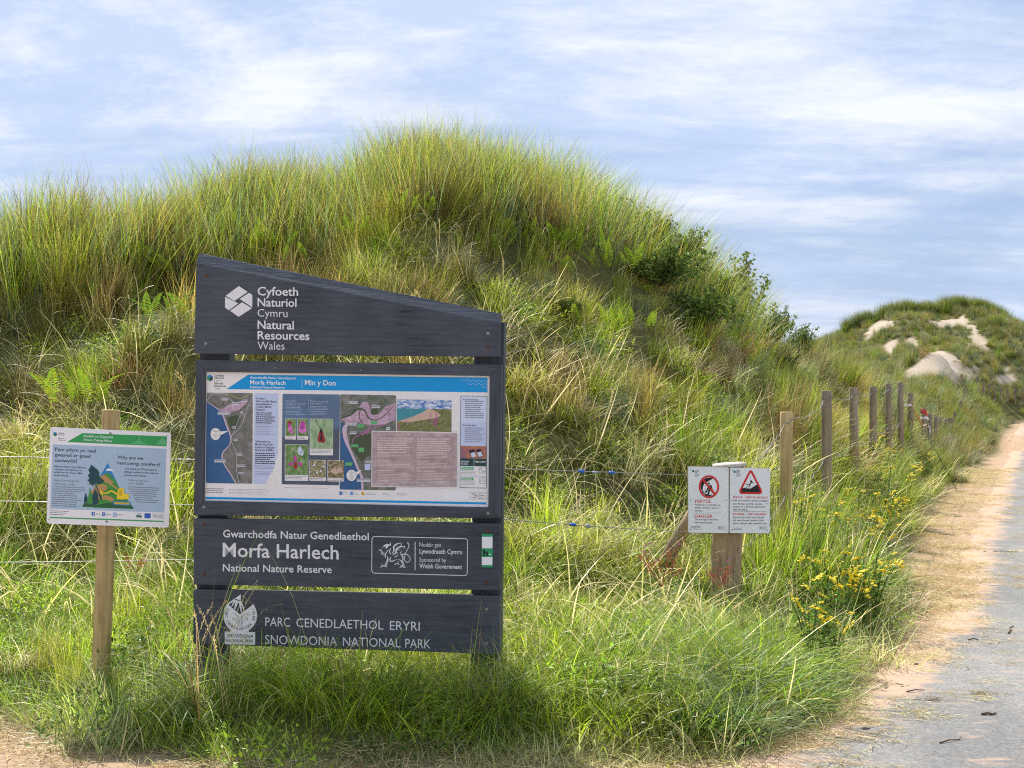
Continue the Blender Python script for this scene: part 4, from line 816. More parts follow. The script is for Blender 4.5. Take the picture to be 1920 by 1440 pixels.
for p, ox in ((pL, 0), (pR, 798)):
    logo(None, p, *z6([(150 + ox, 188 + ox * .015)])[0], 2.5, 0, SR, 0)
    S3(p, 'small_print', bars(1303.2 + ox / 10.285, 881.5, 1311, 0, 1, 1, 0, 0) + [q for i, w in enumerate((7, 7.4, 5, 6.4, 8.6, 5)) for q in bars(1303.4 + ox / 10.285, 881.2 + i * 2.1 + (.6 if i > 2 else 0), 1303.4 + ox / 10.285 + w, 1, 1, 1.2, 0, 300 + i, 1)], 0, 'inkgrey')
    S3(p, 'small_print', bars(1296 + ox / 10.285, 986.5 + (ox > 0) * 3.2, 1319 + ox / 10.285, 3 if ox == 0 else 2, 2.5, 1, 0, 310, .6), 0, 'inkgrey')
    S3(p, 'sponsor_box', outline(z6(quad_rect(635 + ox, 1255, 770 + ox, 1310)), .35) + ribbon(z6([(642 + ox, 1268), (655 + ox, 1300), (662 + ox, 1268), (680 + ox, 1300)]), .8) + bars(1285 + (695 + ox) / 10.285, 988, 1285 + (760 + ox) / 10.285, 3, 1.8, .8, 0, 311), 0, 'inkgrey')
for p, L_ in ((pL, ((1295.5, 880.5), (1362.3, 881.5), (1294.8, 937), (1362, 938), (1294, 993.7), (1361.3, 994))), (pR, ((1373, 881.7), (1440, 882.3), (1372, 938), (1438, 944), (1372, 994.5), (1438.5, 994.7)))):
    for x, y in L_: screw(SR, x, y, 0, M['screw'], p, .0032)

# ------------------------------------------------------------------ fences
def gz(x, y): return float(H(x, y))
fence = empty('wire_fence', Vector((1.45, 9.5, gz(1.45, 9.5))))
tag(fence, 'post and wire fence running behind the signs and along the dune foot beside the path', 'fence')
F0 = fence.location.copy()
def fpost(px, ptop, d, r, seed, mat='post_grey', h=1.5, lean=0, name='post', par=None):
    t = W(px, ptop, d); par = par or fence; o0 = par.location
    g = min(gz(t.x, t.y), t.z - .5) - .25
    return round_post(name, Vector((t.x + lean, t.y, g)) - o0, t - o0, r, M[mat], par, seed), t
# stout strainer post behind the danger signs, two half rounds with a split between them
stp = []
for px, r_, mt in ((1349, .0, 'post_split'),):
    pass
tt = W(1366, 874, 9.47); bt = W(1359, 1175, 9.47)
def split_post():
    v = []; f = []; n = 20; nseg = 6; r = .098
    for i in range(nseg + 1):
        t = i / nseg; c = bt.lerp(tt, t) - F0; rr = r * (1.04 - .05 * t)
        for k in range(n):
            a = 2 * math.pi * k / n; q = rr * (1 + .02 * math.sin(2 * a + 1) + .012 * math.sin(5 * a + t * 2))
            dn = math.exp(-((a - R(262)) / .10) ** 2); q *= (1 - .22 * dn)   # the drying crack down the front
            v.append((c.x + q * math.cos(a), c.y + q * math.sin(a), c.z))
    top = tt - F0
    for k in range(n): v.append((top.x + .09 * math.cos(2 * math.pi * k / n), top.y + .09 * math.sin(2 * math.pi * k / n), top.z + .012))
    for i in range(nseg + 1):
        for k in range(n): f.append((i * n + k, i * n + (k + 1) % n, (i + 1) * n + (k + 1) % n, (i + 1) * n + k))
    f.append(tuple((nseg + 1) * n + k for k in range(n)))
    return mesh('strainer_post', v, f)
sp_me = split_post(); spo = link('strainer_post', sp_me, M['post_split'], fence, True)
tag(spo, 'stout split strainer post behind the danger signs')
crack = []
cr = [Vector((W(x, y, 9.36))) - F0 + Vector((0, -.001, 0)) for x, y in ((1356, 1003), (1357.5, 1030), (1357, 1060), (1359, 1090), (1359, 1120), (1360, 1150))]
cap_ = tt - F0 - Vector((0, 0, .018))
v = []; n = 18
for zz, rr in ((0.012, .11), (.02, .116), (.034, .112), (.040, .09)): v += [(cap_.x + rr * 1.0 * math.cos(2 * math.pi * k / n) + .005, cap_.y + rr * math.sin(2 * math.pi * k / n), cap_.z + zz + .006 * math.cos(2 * math.pi * k / n)) for k in range(n)]
f = [(i * n + k, i * n + (k + 1) % n, (i + 1) * n + (k + 1) % n, (i + 1) * n + k) for i in range(3) for k in range(n)] + [tuple(3 * n + k for k in range(n)), tuple(range(n))[::-1]]
link('post_top', mesh('post_top', v, f), M['cap'], spo, True)
# diagonal strut
a = W(1304, 955, 9.62) - F0; b = W(1228, 1085, 9.75) - F0
tube('strut', [b, b.lerp(a, .33), b.lerp(a, .66), a], [.052, .05, .048, .046], M['post_split'], fence, 12)
FP = [(1474.5, 774, 10.7, .05), (1549.5, 734, 13.3, .05), (1600.5, 728, 15.7, .05), (1637.5, 725, 17.8, .05), (1666, 720, 20.5, .048), (1688, 718, 22.4, .048), (1707, 737, 25.2, .052), (1733, 766, 28.5, .055), (1743, 776, 31, .055),
      (1755, 781, 34, .055), (1763, 783, 36.5, .055), (1774, 785, 39, .055), (1779.5, 784, 41, .055), (1785, 783, 43, .055), (1790, 772, 45.5, .055), (1796, 765, 48, .06), (1801.5, 752, 51, .06), (1808.5, 727, 54, .062)]
tops = []
for i, (px, py, d, r_) in enumerate(FP):
    if i > 7: d = min(d, hit(px, py + 34).y)
    o, t = fpost(px, py, d, r_, i + 3, 'post' if i == 0 else 'post_grey', lean=.01 * ((i % 3) - 1)); tops.append(t)
def wavy(a, b, n, sag, amp, seed):
    rr = random.Random(seed); out = []
    for i in range(n + 1):
        t = i / n; p = a.lerp(b, t); p.z -= sag * 4 * t * (1 - t)
        if 0 < i < n: p += Vector((rr.uniform(-amp, amp), rr.uniform(-amp, amp), rr.uniform(-amp, amp)))
        out.append(p - F0)
    return out
wr = .003
# slack strands between the posts
prev = [tt + Vector((.02, -.1, -.1)), tt + Vector((.05, -.1, -.55))]
for i, t in enumerate(tops[:8]):
    r_ = FP[i][3] + .004
    cur = [t + Vector((-.02, -r_, -.075)), t + Vector((-.02, -r_, -.62))]
    cur2 = [t + Vector((.035, -r_, -.045)), t + Vector((.035, -r_, -.58))]
    for k in range(2):
        kink = [cur[k] - F0, (cur[k] + cur2[k]) / 2 + Vector((0, -.006, -.02)) - F0, cur2[k] - F0]
        tube('wire', wavy(prev[k], cur[k], 14, .05, .012, i * 5 + k) + kink[1:], wr if i < 3 else .003, M['wire'], fence, 4)
    prev = cur2
# straight strands behind the signs
def strand(pts, sub=10): 
    P = [W(*p) for p in pts]; out = []
    for a, b in zip(P[:-1], P[1:]):
        out += [a.lerp(b, t) - F0 for t in np.linspace(0, 1, sub)[:-1]]
    return out + [P[-1] - F0]
DW = 9.25
for pts in (((-300, 852, 8.6), (95, 858, 8.7), (370, 862, 8.9), (940, 879, DW), (1095, 884, DW + .05), (1350, 893, 9.52)),
            ((-300, 935, 8.6), (200, 943, 8.7), (400, 948, 8.9), (940, 973, DW), (1110, 987, DW + .05), (1350, 1001, 9.47)),
            ((-300, 1056, 8.5), (90, 1054, 8.6), (365, 1049, 8.8), (940, 1078, DW - .05), (1115, 1099, DW), (1385, 1117, 9.355))):
    tube('wire', strand(pts), .0027, M['wire'], fence, 5)
0 and tube('wire', [W(x, y, d) - F0 for x, y, d in ((1440, 1003, 9.5), (1490, 1000, 9.9), (1470, 930, 10.4), (1475, 900, 10.6))], .0022, M['wire'], fence, 4)
def clip(px, py, d, px2, py2, mat, r, nm):
    a = W(px, py, d) - F0; b = W(px2, py2, d) - F0
    tube(nm, [a, a.lerp(b, .15), a.lerp(b, .85), b], [r * .6, r, r, r * .6], M[mat], fence, 8)
for a in ((1084, 883.3, DW, 1096, 884.5, 'bluep', .011, 'wire_joiner'), (1141, 886, DW, 1153, 887, 'bluep', .011, 'wire_joiner'), (1110, 885.5, DW, 1122, 886, 'greyp', .009, 'wire_clamp'),
          (1068, 983, DW, 1080, 984.5, 'bluep', .011, 'wire_joiner'), (1098, 985.5, DW, 1108, 987, 'greyp', .013, 'wire_clamp'), (1093, 1094.5, DW - .05, 1104, 1096, 'bluep', .010, 'wire_joiner'), (1124, 1097, DW - .05, 1134, 1098, 'greyp', .010, 'wire_clamp')): clip(*a)
# second fence across the far slope
ff0 = W(1790, 730, 58); far_fence = empty('far_fence', Vector((ff0.x, ff0.y, gz(ff0.x, ff0.y)))); tag(far_fence, 'thin dark posts of a distant fence crossing the slope below the bare sand mound', 'fence')
G0 = far_fence.location.copy(); fl_ = None
for i, (px, py) in enumerate(((1803, 702), (1833, 704), (1844, 715), (1854, 719), (1865, 724), (1877, 727), (1889, 728), (1903, 729), (1917, 730), (1934, 732), (1950, 735))):
    d = hit(px, py + 30).y; t = W(px, py, d); r_ = .0007 * d if i != 1 else .0012 * d
    round_post('post', Vector((t.x, t.y, gz(t.x, t.y) - .2)) - G0, t - G0, r_, M['post_grey'], far_fence, i + 40, 8)
    if fl_ is not None and i > 1: tube('wire', [fl_ - G0 + Vector((0, -.08, -.1)), t - G0 + Vector((0, -.08, -.1))], .006, M['wire'], far_fence, 4)
    fl_ = t
# barrier tape
M['tape_r'] = principled('red_tape', (.62, .06, .05), .5)[0]; M['tape_w'] = principled('white_tape', (.8, .78, .78), .5)[0]; M['rope'] = principled('orange_cord', (.72, .24, .10), .7)[0]
tp0 = W(1733, 800, 28.3); tape = empty('barrier_tape', tp0); tag(tape, 'torn red and white barrier tape with orange cord wrapped round fence posts', 'tape')
def strip(name, pts, w, mat, seed):
    rr = random.Random(seed); v = []; f = []
    for i, p in enumerate(pts):
        q = W(*p) - tp0; s_ = Vector((rr.uniform(-.3, .3), rr.uniform(-.4, .4), 1)).normalized() * w / 2; v += [tuple(q + s_), tuple(q - s_)]
        if i: f.append((2 * i - 2, 2 * i, 2 * i + 1, 2 * i - 1))
    o = link(name, mesh(name, v, f), mat, tape); m = o.modifiers.new('thickness', 'SOLIDIFY'); m.thickness = .003
strip('red_tape', [(1726, 772, 28.2), (1731, 770, 28.1), (1737, 775, 28.1), (1740, 781, 28.2)], .085, M['tape_r'], 1)
strip('white_tape', [(1726, 782, 28.2), (1732, 784, 28.1), (1737, 783, 28.1), (1741, 786, 28.2)], .05, M['tape_w'], 2)
strip('white_tape', [(1733, 784, 28.1), (1735, 795, 28.1), (1731, 806, 28), (1734, 814, 28)], .03, M['tape_w'], 3)
strip('white_tape', [(1740, 798, 28), (1745, 804, 28), (1743, 812, 28)], .07, M['tape_w'], 4)
strip('red_tape', [(1725, 778, 28.2), (1724, 790, 28.1), (1725, 799, 28.1)], .04, M['tape_r'], 5)
strip('white_tape', [(1696, 758, 25.0), (1702, 760, 24.9), (1709, 759, 24.9)], .045, M['tape_w'], 6)
tube('cord', [W(1708, 760, 25) - tp0, W(1716, 774, 26) - tp0, W(1724, 788, 27) - tp0, W(1733, 800, 28) - tp0], .014, M['rope'], tape, 6)

# ------------------------------------------------------------------ leaf and blade materials
def plant_mat(name, use_inst=True, base=(.1, .15, .03), rough=.5, trans=.4, spec=.3, var=.5):
    m = bpy.data.materials.new(name); m.use_nodes = True; nt = m.node_tree; nt.nodes.clear()
    out = N(nt, 'ShaderNodeOutputMaterial'); b = N(nt, 'ShaderNodeBsdfPrincipled', inp={'Roughness': rough, 'Specular IOR Level': spec}); tr = N(nt, 'ShaderNodeBsdfTranslucent')
    mix = N(nt, 'ShaderNodeMixShader'); mix.inputs[0].default_value = trans
    if use_inst:
        ti = N(nt, 'ShaderNodeAttribute', attribute_name='tint', attribute_type='INSTANCER')
        bc = N(nt, 'ShaderNodeAttribute', attribute_name='bcol')       # per blade: r = brightness, g = straw amount, b = position along the blade
        sp = N(nt, 'ShaderNodeSeparateColor'); L(nt, bc.outputs['Color'], sp.inputs[0])
        straw = N(nt, 'ShaderNodeMix', data_type='RGBA'); straw.inputs[7].default_value = (.66, .54, .26, 1); L(nt, sp.outputs[1], straw.inputs[0]); L(nt, ti.outputs['Color'], straw.inputs[6])
        hs = N(nt, 'ShaderNodeHueSaturation'); L(nt, straw.outputs[2], hs.inputs['Color'])
        ml = N(nt, 'ShaderNodeMath', operation='MULTIPLY_ADD', inp={1: 1.25, 2: .28}); L(nt, sp.outputs[0], ml.inputs[0]); L(nt, ml.outputs[0], hs.inputs['Value'])
        col = hs.outputs[0]
    else:
        bc = N(nt, 'ShaderNodeAttribute', attribute_name='bcol'); sp = N(nt, 'ShaderNodeSeparateColor'); L(nt, bc.outputs['Color'], sp.inputs[0])
        hs = N(nt, 'ShaderNodeHueSaturation'); hs.inputs['Color'].default_value = (*base, 1)
        ml = N(nt, 'ShaderNodeMath', operation='MULTIPLY_ADD', inp={1: 1.0, 2: .5}); L(nt, sp.outputs[0], ml.inputs[0]); L(nt, ml.outputs[0], hs.inputs['Value'])
        hh = N(nt, 'ShaderNodeMath', operation='MULTIPLY_ADD', inp={1: .06, 2: .47}); L(nt, sp.outputs[2], hh.inputs[0]); L(nt, hh.outputs[0], hs.inputs['Hue'])
        col = hs.outputs[0]
    L(nt, col, b.inputs['Base Color']); L(nt, col, tr.inputs[0])
    L(nt, b.outputs[0], mix.inputs[1]); L(nt, tr.outputs[0], mix.inputs[2]); L(nt, mix.outputs[0], out.inputs[0])
    return m
M['grass'] = plant_mat('grass_blade', True, trans=.40, rough=.42, spec=.35)
M['shrubleaf'] = plant_mat('shrub_leaf', False, (.13, .20, .035), .45, .35)
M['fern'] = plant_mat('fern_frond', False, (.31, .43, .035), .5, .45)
M['fern_dark'] = plant_mat('fern_frond_painted_shade', False, (.22, .34, .035), .5, .45)  # darker copy of the frond green, shade put into the colour
M['herb'] = plant_mat('herb_leaf', False, (.15, .27, .04), .5, .4)
M['redleaf'] = plant_mat('red_leaf', False, (.42, .06, .035), .5, .4)
M['petal_y'] = principled('yellow_petal', (.92, .70, .012), .6)[0]; M['petal_p'] = principled('pink_petal', (.62, .16, .48), .6)[0]
M['stem'] = principled('plant_stem', (.10, .14, .035), .7)[0]; M['stem_red'] = principled('red_stem', (.28, .05, .04), .7)[0]
M['bark'] = principled('shrub_bark', (.09, .06, .035), .85)[0]; M['twig'] = principled('dead_twig', (.14, .09, .055), .9)[0]; M['deadgrass'] = principled('dead_bundle', (.30, .22, .14), .9)[0]

class Geo:                                          # collects vertices, faces and a colour per vertex
    def __init__(s): s.v = []; s.f = []; s.c = []; s.n = 0
    def add(s, v, f, c): 
        s.v.append(np.asarray(v, float)); s.f += [tuple(i + s.n for i in q) for q in f]; s.c.append(np.broadcast_to(np.asarray(c, float), (len(v), 3))); s.n += len(v)
    def mesh(s, name):
        me = mesh(name, np.concatenate(s.v), s.f); a = me.attributes.new('bcol', 'FLOAT_COLOR', 'POINT')
        c = np.concatenate(s.c); a.data.foreach_set('color', np.hstack([c, np.ones((len(c), 1))]).astype(np.float32).ravel()); return me
def leaf(geo, p, d, up, ln, w, c, fold=.25):
    d = np.array(d, float); d /= np.linalg.norm(d) + 1e-9; s_ = np.cross(d, up); s_ /= np.linalg.norm(s_) + 1e-9; nrm = np.cross(s_, d)
    p = np.array(p, float); v = [p, p + d * ln * .45 + s_ * w / 2 + nrm * w * fold, p + d * ln, p + d * ln * .45 - s_ * w / 2 + nrm * w * fold, p + d * ln * .5]
    geo.add(v, [(0, 1, 4), (1, 2, 4), (2, 3, 4), (3, 0, 4)], c)
def rnd_dir(rr, zmin=-.3):
    while True:
        v = np.array([rr.uniform(-1, 1), rr.uniform(-1, 1), rr.uniform(zmin, 1)]); n = np.linalg.norm(v)
        if .1 < n < 1: return v / n

# ---- shrubs
def shrub_meshes(seed, w, h, nb=26, leaf_n=34, ls=.040):
    rr = random.Random(seed); st = Geo(); lf = Geo()
    for b in range(nb):
        a = rr.uniform(0, 2 * math.pi); el = rr.uniform(.15, 1.35); L_ = rr.uniform(.55, 1.1)
        p = np.zeros(3); d = np.array([math.cos(a) * math.cos(el), math.sin(a) * math.cos(el), math.sin(el)]); q = p.copy(); prev = None
        for s_ in range(6):
            q2 = q + d * np.array([w, w, h]) * L_ / 6; d = d + np.array([rr.uniform(-.25, .25), rr.uniform(-.25, .25), rr.uniform(-.1, .3)]); d /= np.linalg.norm(d)
            r_ = .006 * (1 - s_ / 7) + .0015; sx = np.array([r_, 0, 0]); sy = np.array([0, r_, 0])
            st.add([q + sx, q - sx * .5 + sy, q - sx * .5 - sy, q2 + sx * .8, q2 - sx * .4 + sy * .8, q2 - sx * .4 - sy * .8], [(0, 1, 4, 3), (1, 2, 5, 4), (2, 0, 3, 5)], (.5, 0, 0))
            if s_ >= 1:
                for k in range(leaf_n // (4 if s_ < 3 else 2)):
                    off = rnd_dir(rr, -1) * rr.uniform(0, .07); c = rr.random()
                    leaf(lf, q2 + off, rnd_dir(rr, -.2), rnd_dir(rr, 0), ls * rr.uniform(.7, 1.3), ls * rr.uniform(.45, .7), (c, 0, rr.random()))
            q = q2
    return st.mesh('stem'), lf.mesh('foliage')
SH = [shrub_meshes(11, .45, .42), shrub_meshes(12, .38, .55, 22), shrub_meshes(13, .55, .34, 30)]
def place(name, pos, rz, sc, label, cat, group, parts, tilt=0):
    e = empty(name, pos); e.rotation_euler = (0, tilt, rz); e.scale = (sc,) * 3 if not hasattr(sc, '__len__') else sc
    tag(e, label, cat, group)
    for nm, me, mt, sm in parts:
        o = bpy.data.objects.new(nm, me); C.objects.link(o); o.parent = e
        if not me.materials: me.materials.append(mt)
    return e
SP = [(1188, 392, 0, .95, 'dark leafy shrub at the top of the dune shoulder where the crest starts to drop'),
      (1238, 442, 1, .6, 'small dark shrub second down the dune shoulder against the sky'),
      (1285, 492, 0, .9, 'rounded leafy shrub on the dune edge with one sprig standing above it'),
      (1330, 545, 2, .95, 'low spreading shrub halfway down the dune shoulder'),
      (1395, 590, 1, 1.25, 'tallest dark shrub on the dune edge with upright leafy branches'),
      (1428, 622, 0, 1.0, 'bushy dark shrub just below the tallest one on the dune edge'),
      (1456, 600, 1, .75, 'slender shrub branch reaching out to the sky from the dune edge'),
      (1500, 650, 0, .75, 'lowest round dark shrub on the dune edge nearest the far dune'),
      (1235, 560, 2, 1.1, 'low green shrub patch on the dune face under the second shrub'),
      (1310, 640, 2, 1.15, 'broad low shrub patch on the lower face of the dune shoulder'),
      (1460, 700, 2, 1.1, 'low dark shrub beneath the lowest sky-edge shrub'),
      (1100, 385, 2, .9, 'creeping shrub just under the crest grass on the right of the summit'),
      (965, 335, 0, .6, 'small brownish shrub among the crest grass near the summit'),
      (95, 405, 0, .65, 'small olive shrub showing between crest grasses at the far left'),
      (1060, 600, 2, .9, 'dark low shrub on the dune face to the right of the noticeboard top')]
for i, (px, py, k, sc, lb) in enumerate(SP):
    p = hit(px, py)
    if p.y > 26: p = W(px, py, 20); p.z = gz(p.x, p.y)
    p.z += (.26 if i in (1, 2, 4, 6, 7) else .12) if py < 660 and px > 1150 else .02
    place('shrub', p, i * 1.3, sc * (1.15 if py < 660 and px > 1150 else .7), lb, 'shrub', 'shrubs on the near dune', [('stem', SH[k][0], M['bark'], 0), ('foliage', SH[k][1], M['shrubleaf'], 0)])

# ---- ferns
def frond_mesh(seed, L_=.5):
    rr = random.Random(seed); g = Geo(); n = 17
    for i in range(n):
        t = i / n; x = L_ * t; z = L_ * (.85 * t - .42 * t * t); nx_ = L_ * (t + 1 / n); nz = L_ * (.85 * (t + 1 / n) - .42 * (t + 1 / n) ** 2)
        g.add([(x, .0022, z), (x, -.0022, z), (nx_, -.0018, nz), (nx_, .0018, nz)], [(0, 1, 2, 3)], (.45, 0, .3))
        ln = .115 * (L_ / .5) * math.sin(math.pi * min(1, .14 + .86 * (1 - t)) * .62) * (.55 if t < .12 else 1) * (1 - t * .25)
        for s_ in (-1, 1):
            d = np.array([.42, s_, .10 + rr.uniform(-.08, .12)]); c = (.45 + .45 * rr.random(), 0, rr.random())
            d = d / np.linalg.norm(d); up = np.array([-.5, 0, 1.0]); p = np.array([x, 0, z])
            # toothed pinna from three little lobes
            leaf(g, p, d, up, ln, .026 * (L_ / .5), c, .12)
            for q, sl_2 in ((.3, 1), (.55, 1), (.3, -1), (.55, -1)):
                leaf(g, p + d * ln * q * .9, d + np.array([.8 * sl_2, 0, .05]), up, ln * .26, .013, c, .05)
    return g.mesh('frond')
FR = [frond_mesh(1), frond_mesh(2, .42), frond_mesh(3, .34)]
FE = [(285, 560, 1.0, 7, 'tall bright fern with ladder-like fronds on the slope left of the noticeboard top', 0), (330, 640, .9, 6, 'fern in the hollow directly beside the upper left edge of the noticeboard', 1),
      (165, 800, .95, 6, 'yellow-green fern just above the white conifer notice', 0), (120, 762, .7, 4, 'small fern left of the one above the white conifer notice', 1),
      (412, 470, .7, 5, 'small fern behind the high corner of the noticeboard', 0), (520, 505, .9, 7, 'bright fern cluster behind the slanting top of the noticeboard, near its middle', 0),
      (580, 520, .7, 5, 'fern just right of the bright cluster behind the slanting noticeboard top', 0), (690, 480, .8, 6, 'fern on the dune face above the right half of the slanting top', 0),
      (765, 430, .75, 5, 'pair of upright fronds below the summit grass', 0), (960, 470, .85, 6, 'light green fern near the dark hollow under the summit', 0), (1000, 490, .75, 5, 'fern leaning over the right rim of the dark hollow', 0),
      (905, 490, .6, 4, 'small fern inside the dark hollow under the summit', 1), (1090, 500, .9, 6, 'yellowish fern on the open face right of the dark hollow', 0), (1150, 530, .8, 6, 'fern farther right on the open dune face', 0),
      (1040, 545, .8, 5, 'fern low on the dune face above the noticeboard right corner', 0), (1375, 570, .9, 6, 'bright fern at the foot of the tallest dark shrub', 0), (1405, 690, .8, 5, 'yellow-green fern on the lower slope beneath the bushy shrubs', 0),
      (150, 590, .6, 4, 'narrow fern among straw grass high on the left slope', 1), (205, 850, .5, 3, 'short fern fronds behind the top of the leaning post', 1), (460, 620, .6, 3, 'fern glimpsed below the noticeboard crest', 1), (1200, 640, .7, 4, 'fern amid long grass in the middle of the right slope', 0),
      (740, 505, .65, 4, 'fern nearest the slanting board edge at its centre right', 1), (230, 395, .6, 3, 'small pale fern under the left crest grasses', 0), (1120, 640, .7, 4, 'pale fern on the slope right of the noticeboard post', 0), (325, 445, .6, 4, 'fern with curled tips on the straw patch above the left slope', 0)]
frr = random.Random(5)
for i, (px, py, sc, nf, lb, dk) in enumerate(FE):
    p = hit(px, py); e = empty('fern', p); tag(e, lb, 'fern', 'ferns on the near dune')
    for k in range(nf + 6):
        o = bpy.data.objects.new('frond', FR[(k + i) % 3]); C.objects.link(o); o.parent = e
        me = o.data
        if not me.materials: me.materials.append(M['fern'])
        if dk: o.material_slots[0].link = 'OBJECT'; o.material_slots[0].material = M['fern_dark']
        a = -math.pi / 2 + frr.uniform(-1.7, 1.7); o.rotation_euler = (frr.uniform(-.3, .3), frr.uniform(-.75, -.15), a); s_ = sc * frr.uniform(.42, .75); o.scale = (s_,) * 3; o.location = (frr.uniform(-.24, .24), frr.uniform(-.2, .2), .2 * sc)

# ---- ragwort
def flower_mesh(seed):
    rr = random.Random(seed); v = []; f = []; k = 0
    for j in range(9):
        a = rr.uniform(0, 2 * math.pi); rad = rr.uniform(0, .034); cx_, cy_ = rad * math.cos(a), rad * math.sin(a); cz = .008 - rad * .18 + rr.uniform(-.004, .004); r_ = rr.uniform(.009, .013)
        ta, tb = rr.uniform(-.35, .35), rr.uniform(-.35, .35); n = 12
        v.append((cx_, cy_, cz + .003))
        for i in range(n):
            t = 2 * math.pi * i / n; q = r_ * (1 if i % 2 else .55); v.append((cx_ + q * math.cos(t), cy_ + q * math.sin(t), cz + q * (ta * math.cos(t) + tb * math.sin(t))))
        v.append((cx_, cy_, cz - .005))
        for i in range(n): f += [(k, k + 1 + i, k + 1 + (i + 1) % n), (k + n + 1, k + 1 + (i + 1) % n, k + 1 + i)]
        k += n + 2
    return mesh('flower_head', v, f)
FL = [flower_mesh(i) for i in range(3)]
for m_ in FL: m_.materials.append(M['petal_y'])
def hover(px, py, h):                               # distance at which the sight line is h above the ground
    r = ray(px, py); d = np.arange(6.2, 45, .03); P = r[None, :] * (d / r[1])[:, None] + np.array([0, 0, EYE]); g = P[:, 2] - H(P[:, 0], P[:, 1]) < h
    g &= edge(P[:, 0], P[:, 1]) > .12
    return float(d[int(np.argmax(g))]) if g.any() else 12.0
def rag_body(seed, h=.55):
    rr = random.Random(seed); st = Geo(); lf = Geo(); tips = []
    for b in range(8):
        a = rr.uniform(0, 2 * math.pi); sp_2 = rr.uniform(.03, .17); hh = h * rr.uniform(.72, 1.02); q = np.zeros(3); end = np.array([sp_2 * math.cos(a), sp_2 * math.sin(a), hh])
        for s_ in range(5):
            t = (s_ + 1) / 5; q2 = np.array([end[0] * t ** 2.0, end[1] * t ** 2.0, hh * t]); r_ = .0028
            st.add([q + (r_, 0, 0), q + (-r_, r_, 0), q + (-r_, -r_, 0), q2 + (r_, 0, 0), q2 + (-r_, r_, 0), q2 + (-r_, -r_, 0)], [(0, 1, 4, 3), (1, 2, 5, 4), (2, 0, 3, 5)], (.5, 0, 0))
            for k in range(5): leaf(lf, q2 * rr.uniform(.8, 1), rnd_dir(rr, -.3), rnd_dir(rr, 0), rr.uniform(.03, .06), rr.uniform(.01, .02), (rr.random(), 0, rr.random()))
            q = q2
        tips.append(end)
    return st.mesh('stem'), lf.mesh('foliage'), tips
RB = [rag_body(s) for s in (21, 22, 23)]
RG = [(1500, 950, 8, .9, 'ragwort just right of the danger signs with a ring of yellow heads'), (1530, 985, 6, .8, 'ragwort beyond the lower right corner of the danger signs'), (1478, 925, 3, .7, 'sparse ragwort with two heads level with the red triangle notice'),
      (1608, 925, 8, 1.0, 'ragwort at the upper left of the dense yellow patch'), (1640, 950, 8, 1.0, 'ragwort in the heart of the dense yellow patch'), (1668, 965, 8, 1.0, 'brightest ragwort of the dense yellow patch nearest the sandy verge'), (1622, 975, 8, .9, 'ragwort low in the dense yellow patch'),
      (1655, 925, 7, .9, 'ragwort at the top of the dense yellow patch'), (1690, 885, 7, .9, 'ragwort behind the dense yellow patch with broad heads'), (1662, 880, 5, .8, 'ragwort left of the broad headed one behind the dense patch'), (1560, 1040, 7, .9, 'ragwort midway down the verge below the danger signs level'),
      (1600, 1020, 5, .8, 'thin ragwort between the dense patch and the lower verge plants'), (1545, 1085, 5, .7, 'ragwort on the left of the lower verge plants'), (1640, 1045, 4, .8, 'ragwort overhanging the sandy verge'), (1602, 1105, 7, .8, 'lower verge ragwort with clustered heads'),
      (1665, 1100, 4, .7, 'small ragwort leaning out over the dry straw'), (1685, 1110, 3, .6, 'outermost ragwort on the verge, two heads only'), (1565, 1150, 6, .6, 'lowest short ragwort nearest the paved path bend'), (1540, 1155, 3, .5, 'stub of ragwort left of the lowest one'),
      (1660, 835, 5, .9, 'ragwort among grass below the fifth fence post'), (1640, 825, 4, .9, 'ragwort below the fourth fence post'), (1735, 850, 3, .9, 'far ragwort with small heads by the verge'), (1712, 868, 4, .9, 'ragwort next to the far verge bushes'), (1585, 1065, 5, .7, 'ragwort between the midway and lower verge plants'),
      (1618, 1060, 4, .7, 'loose ragwort above the clustered lower one'), (1490, 985, 4, .7, 'ragwort close behind the danger sign post'),
      (1585, 950, 7, .8, 'ragwort left of the dense yellow patch below the third fence post'), (1682, 940, 7, .9, 'ragwort on the verge side of the dense yellow patch'), (1630, 1000, 6, .8, 'ragwort just under the dense yellow patch'),
      (1650, 1075, 5, .7, 'ragwort above the two leaning out over the dry straw'), (1520, 1125, 4, .6, 'short ragwort among drooping tussocks left of the lowest plants'), (1605, 1140, 5, .7, 'short ragwort right of the lowest one')]
rgr = random.Random(9)
for i, (px, py, nh, sc, lb) in enumerate(RG):
    d = hover(px, py, .62 if py < 960 else .5)
    st, lf, tips = RB[i % 3]; h = sc * .62
    top = W(px, py, d); base = Vector((top.x, d, gz(top.x, d))); hh = np.clip((top.z - base.z) / .5, .7, 1.7)
    e = place('ragwort', base, i * .9, (hh,) * 3, lb, 'flowering plant', 'ragwort plants along the verge', [('stem', st, M['stem'], 0), ('foliage', lf, M['herb'], 0)])
    for k in range(int(nh * 1.4)):
        t = tips[k % 8] + (np.array([rgr.uniform(-.07, .07), rgr.uniform(-.07, .07), rgr.uniform(-.08, .02)]) * (1 if k > 7 else .35)); o = bpy.data.objects.new('flower_head', FL[k % 3]); C.objects.link(o); o.parent = e; o.location = tuple(t + np.array([rgr.uniform(-.02, .02), rgr.uniform(-.02, .02), 0])); s_ = rgr.uniform(.8, 1.45) / hh * (1 + (d - 9) * .02); o.scale = (s_,) * 3
        o.rotation_euler = (rgr.uniform(-.4, .9), rgr.uniform(-.6, .6), rgr.uniform(0, 6))

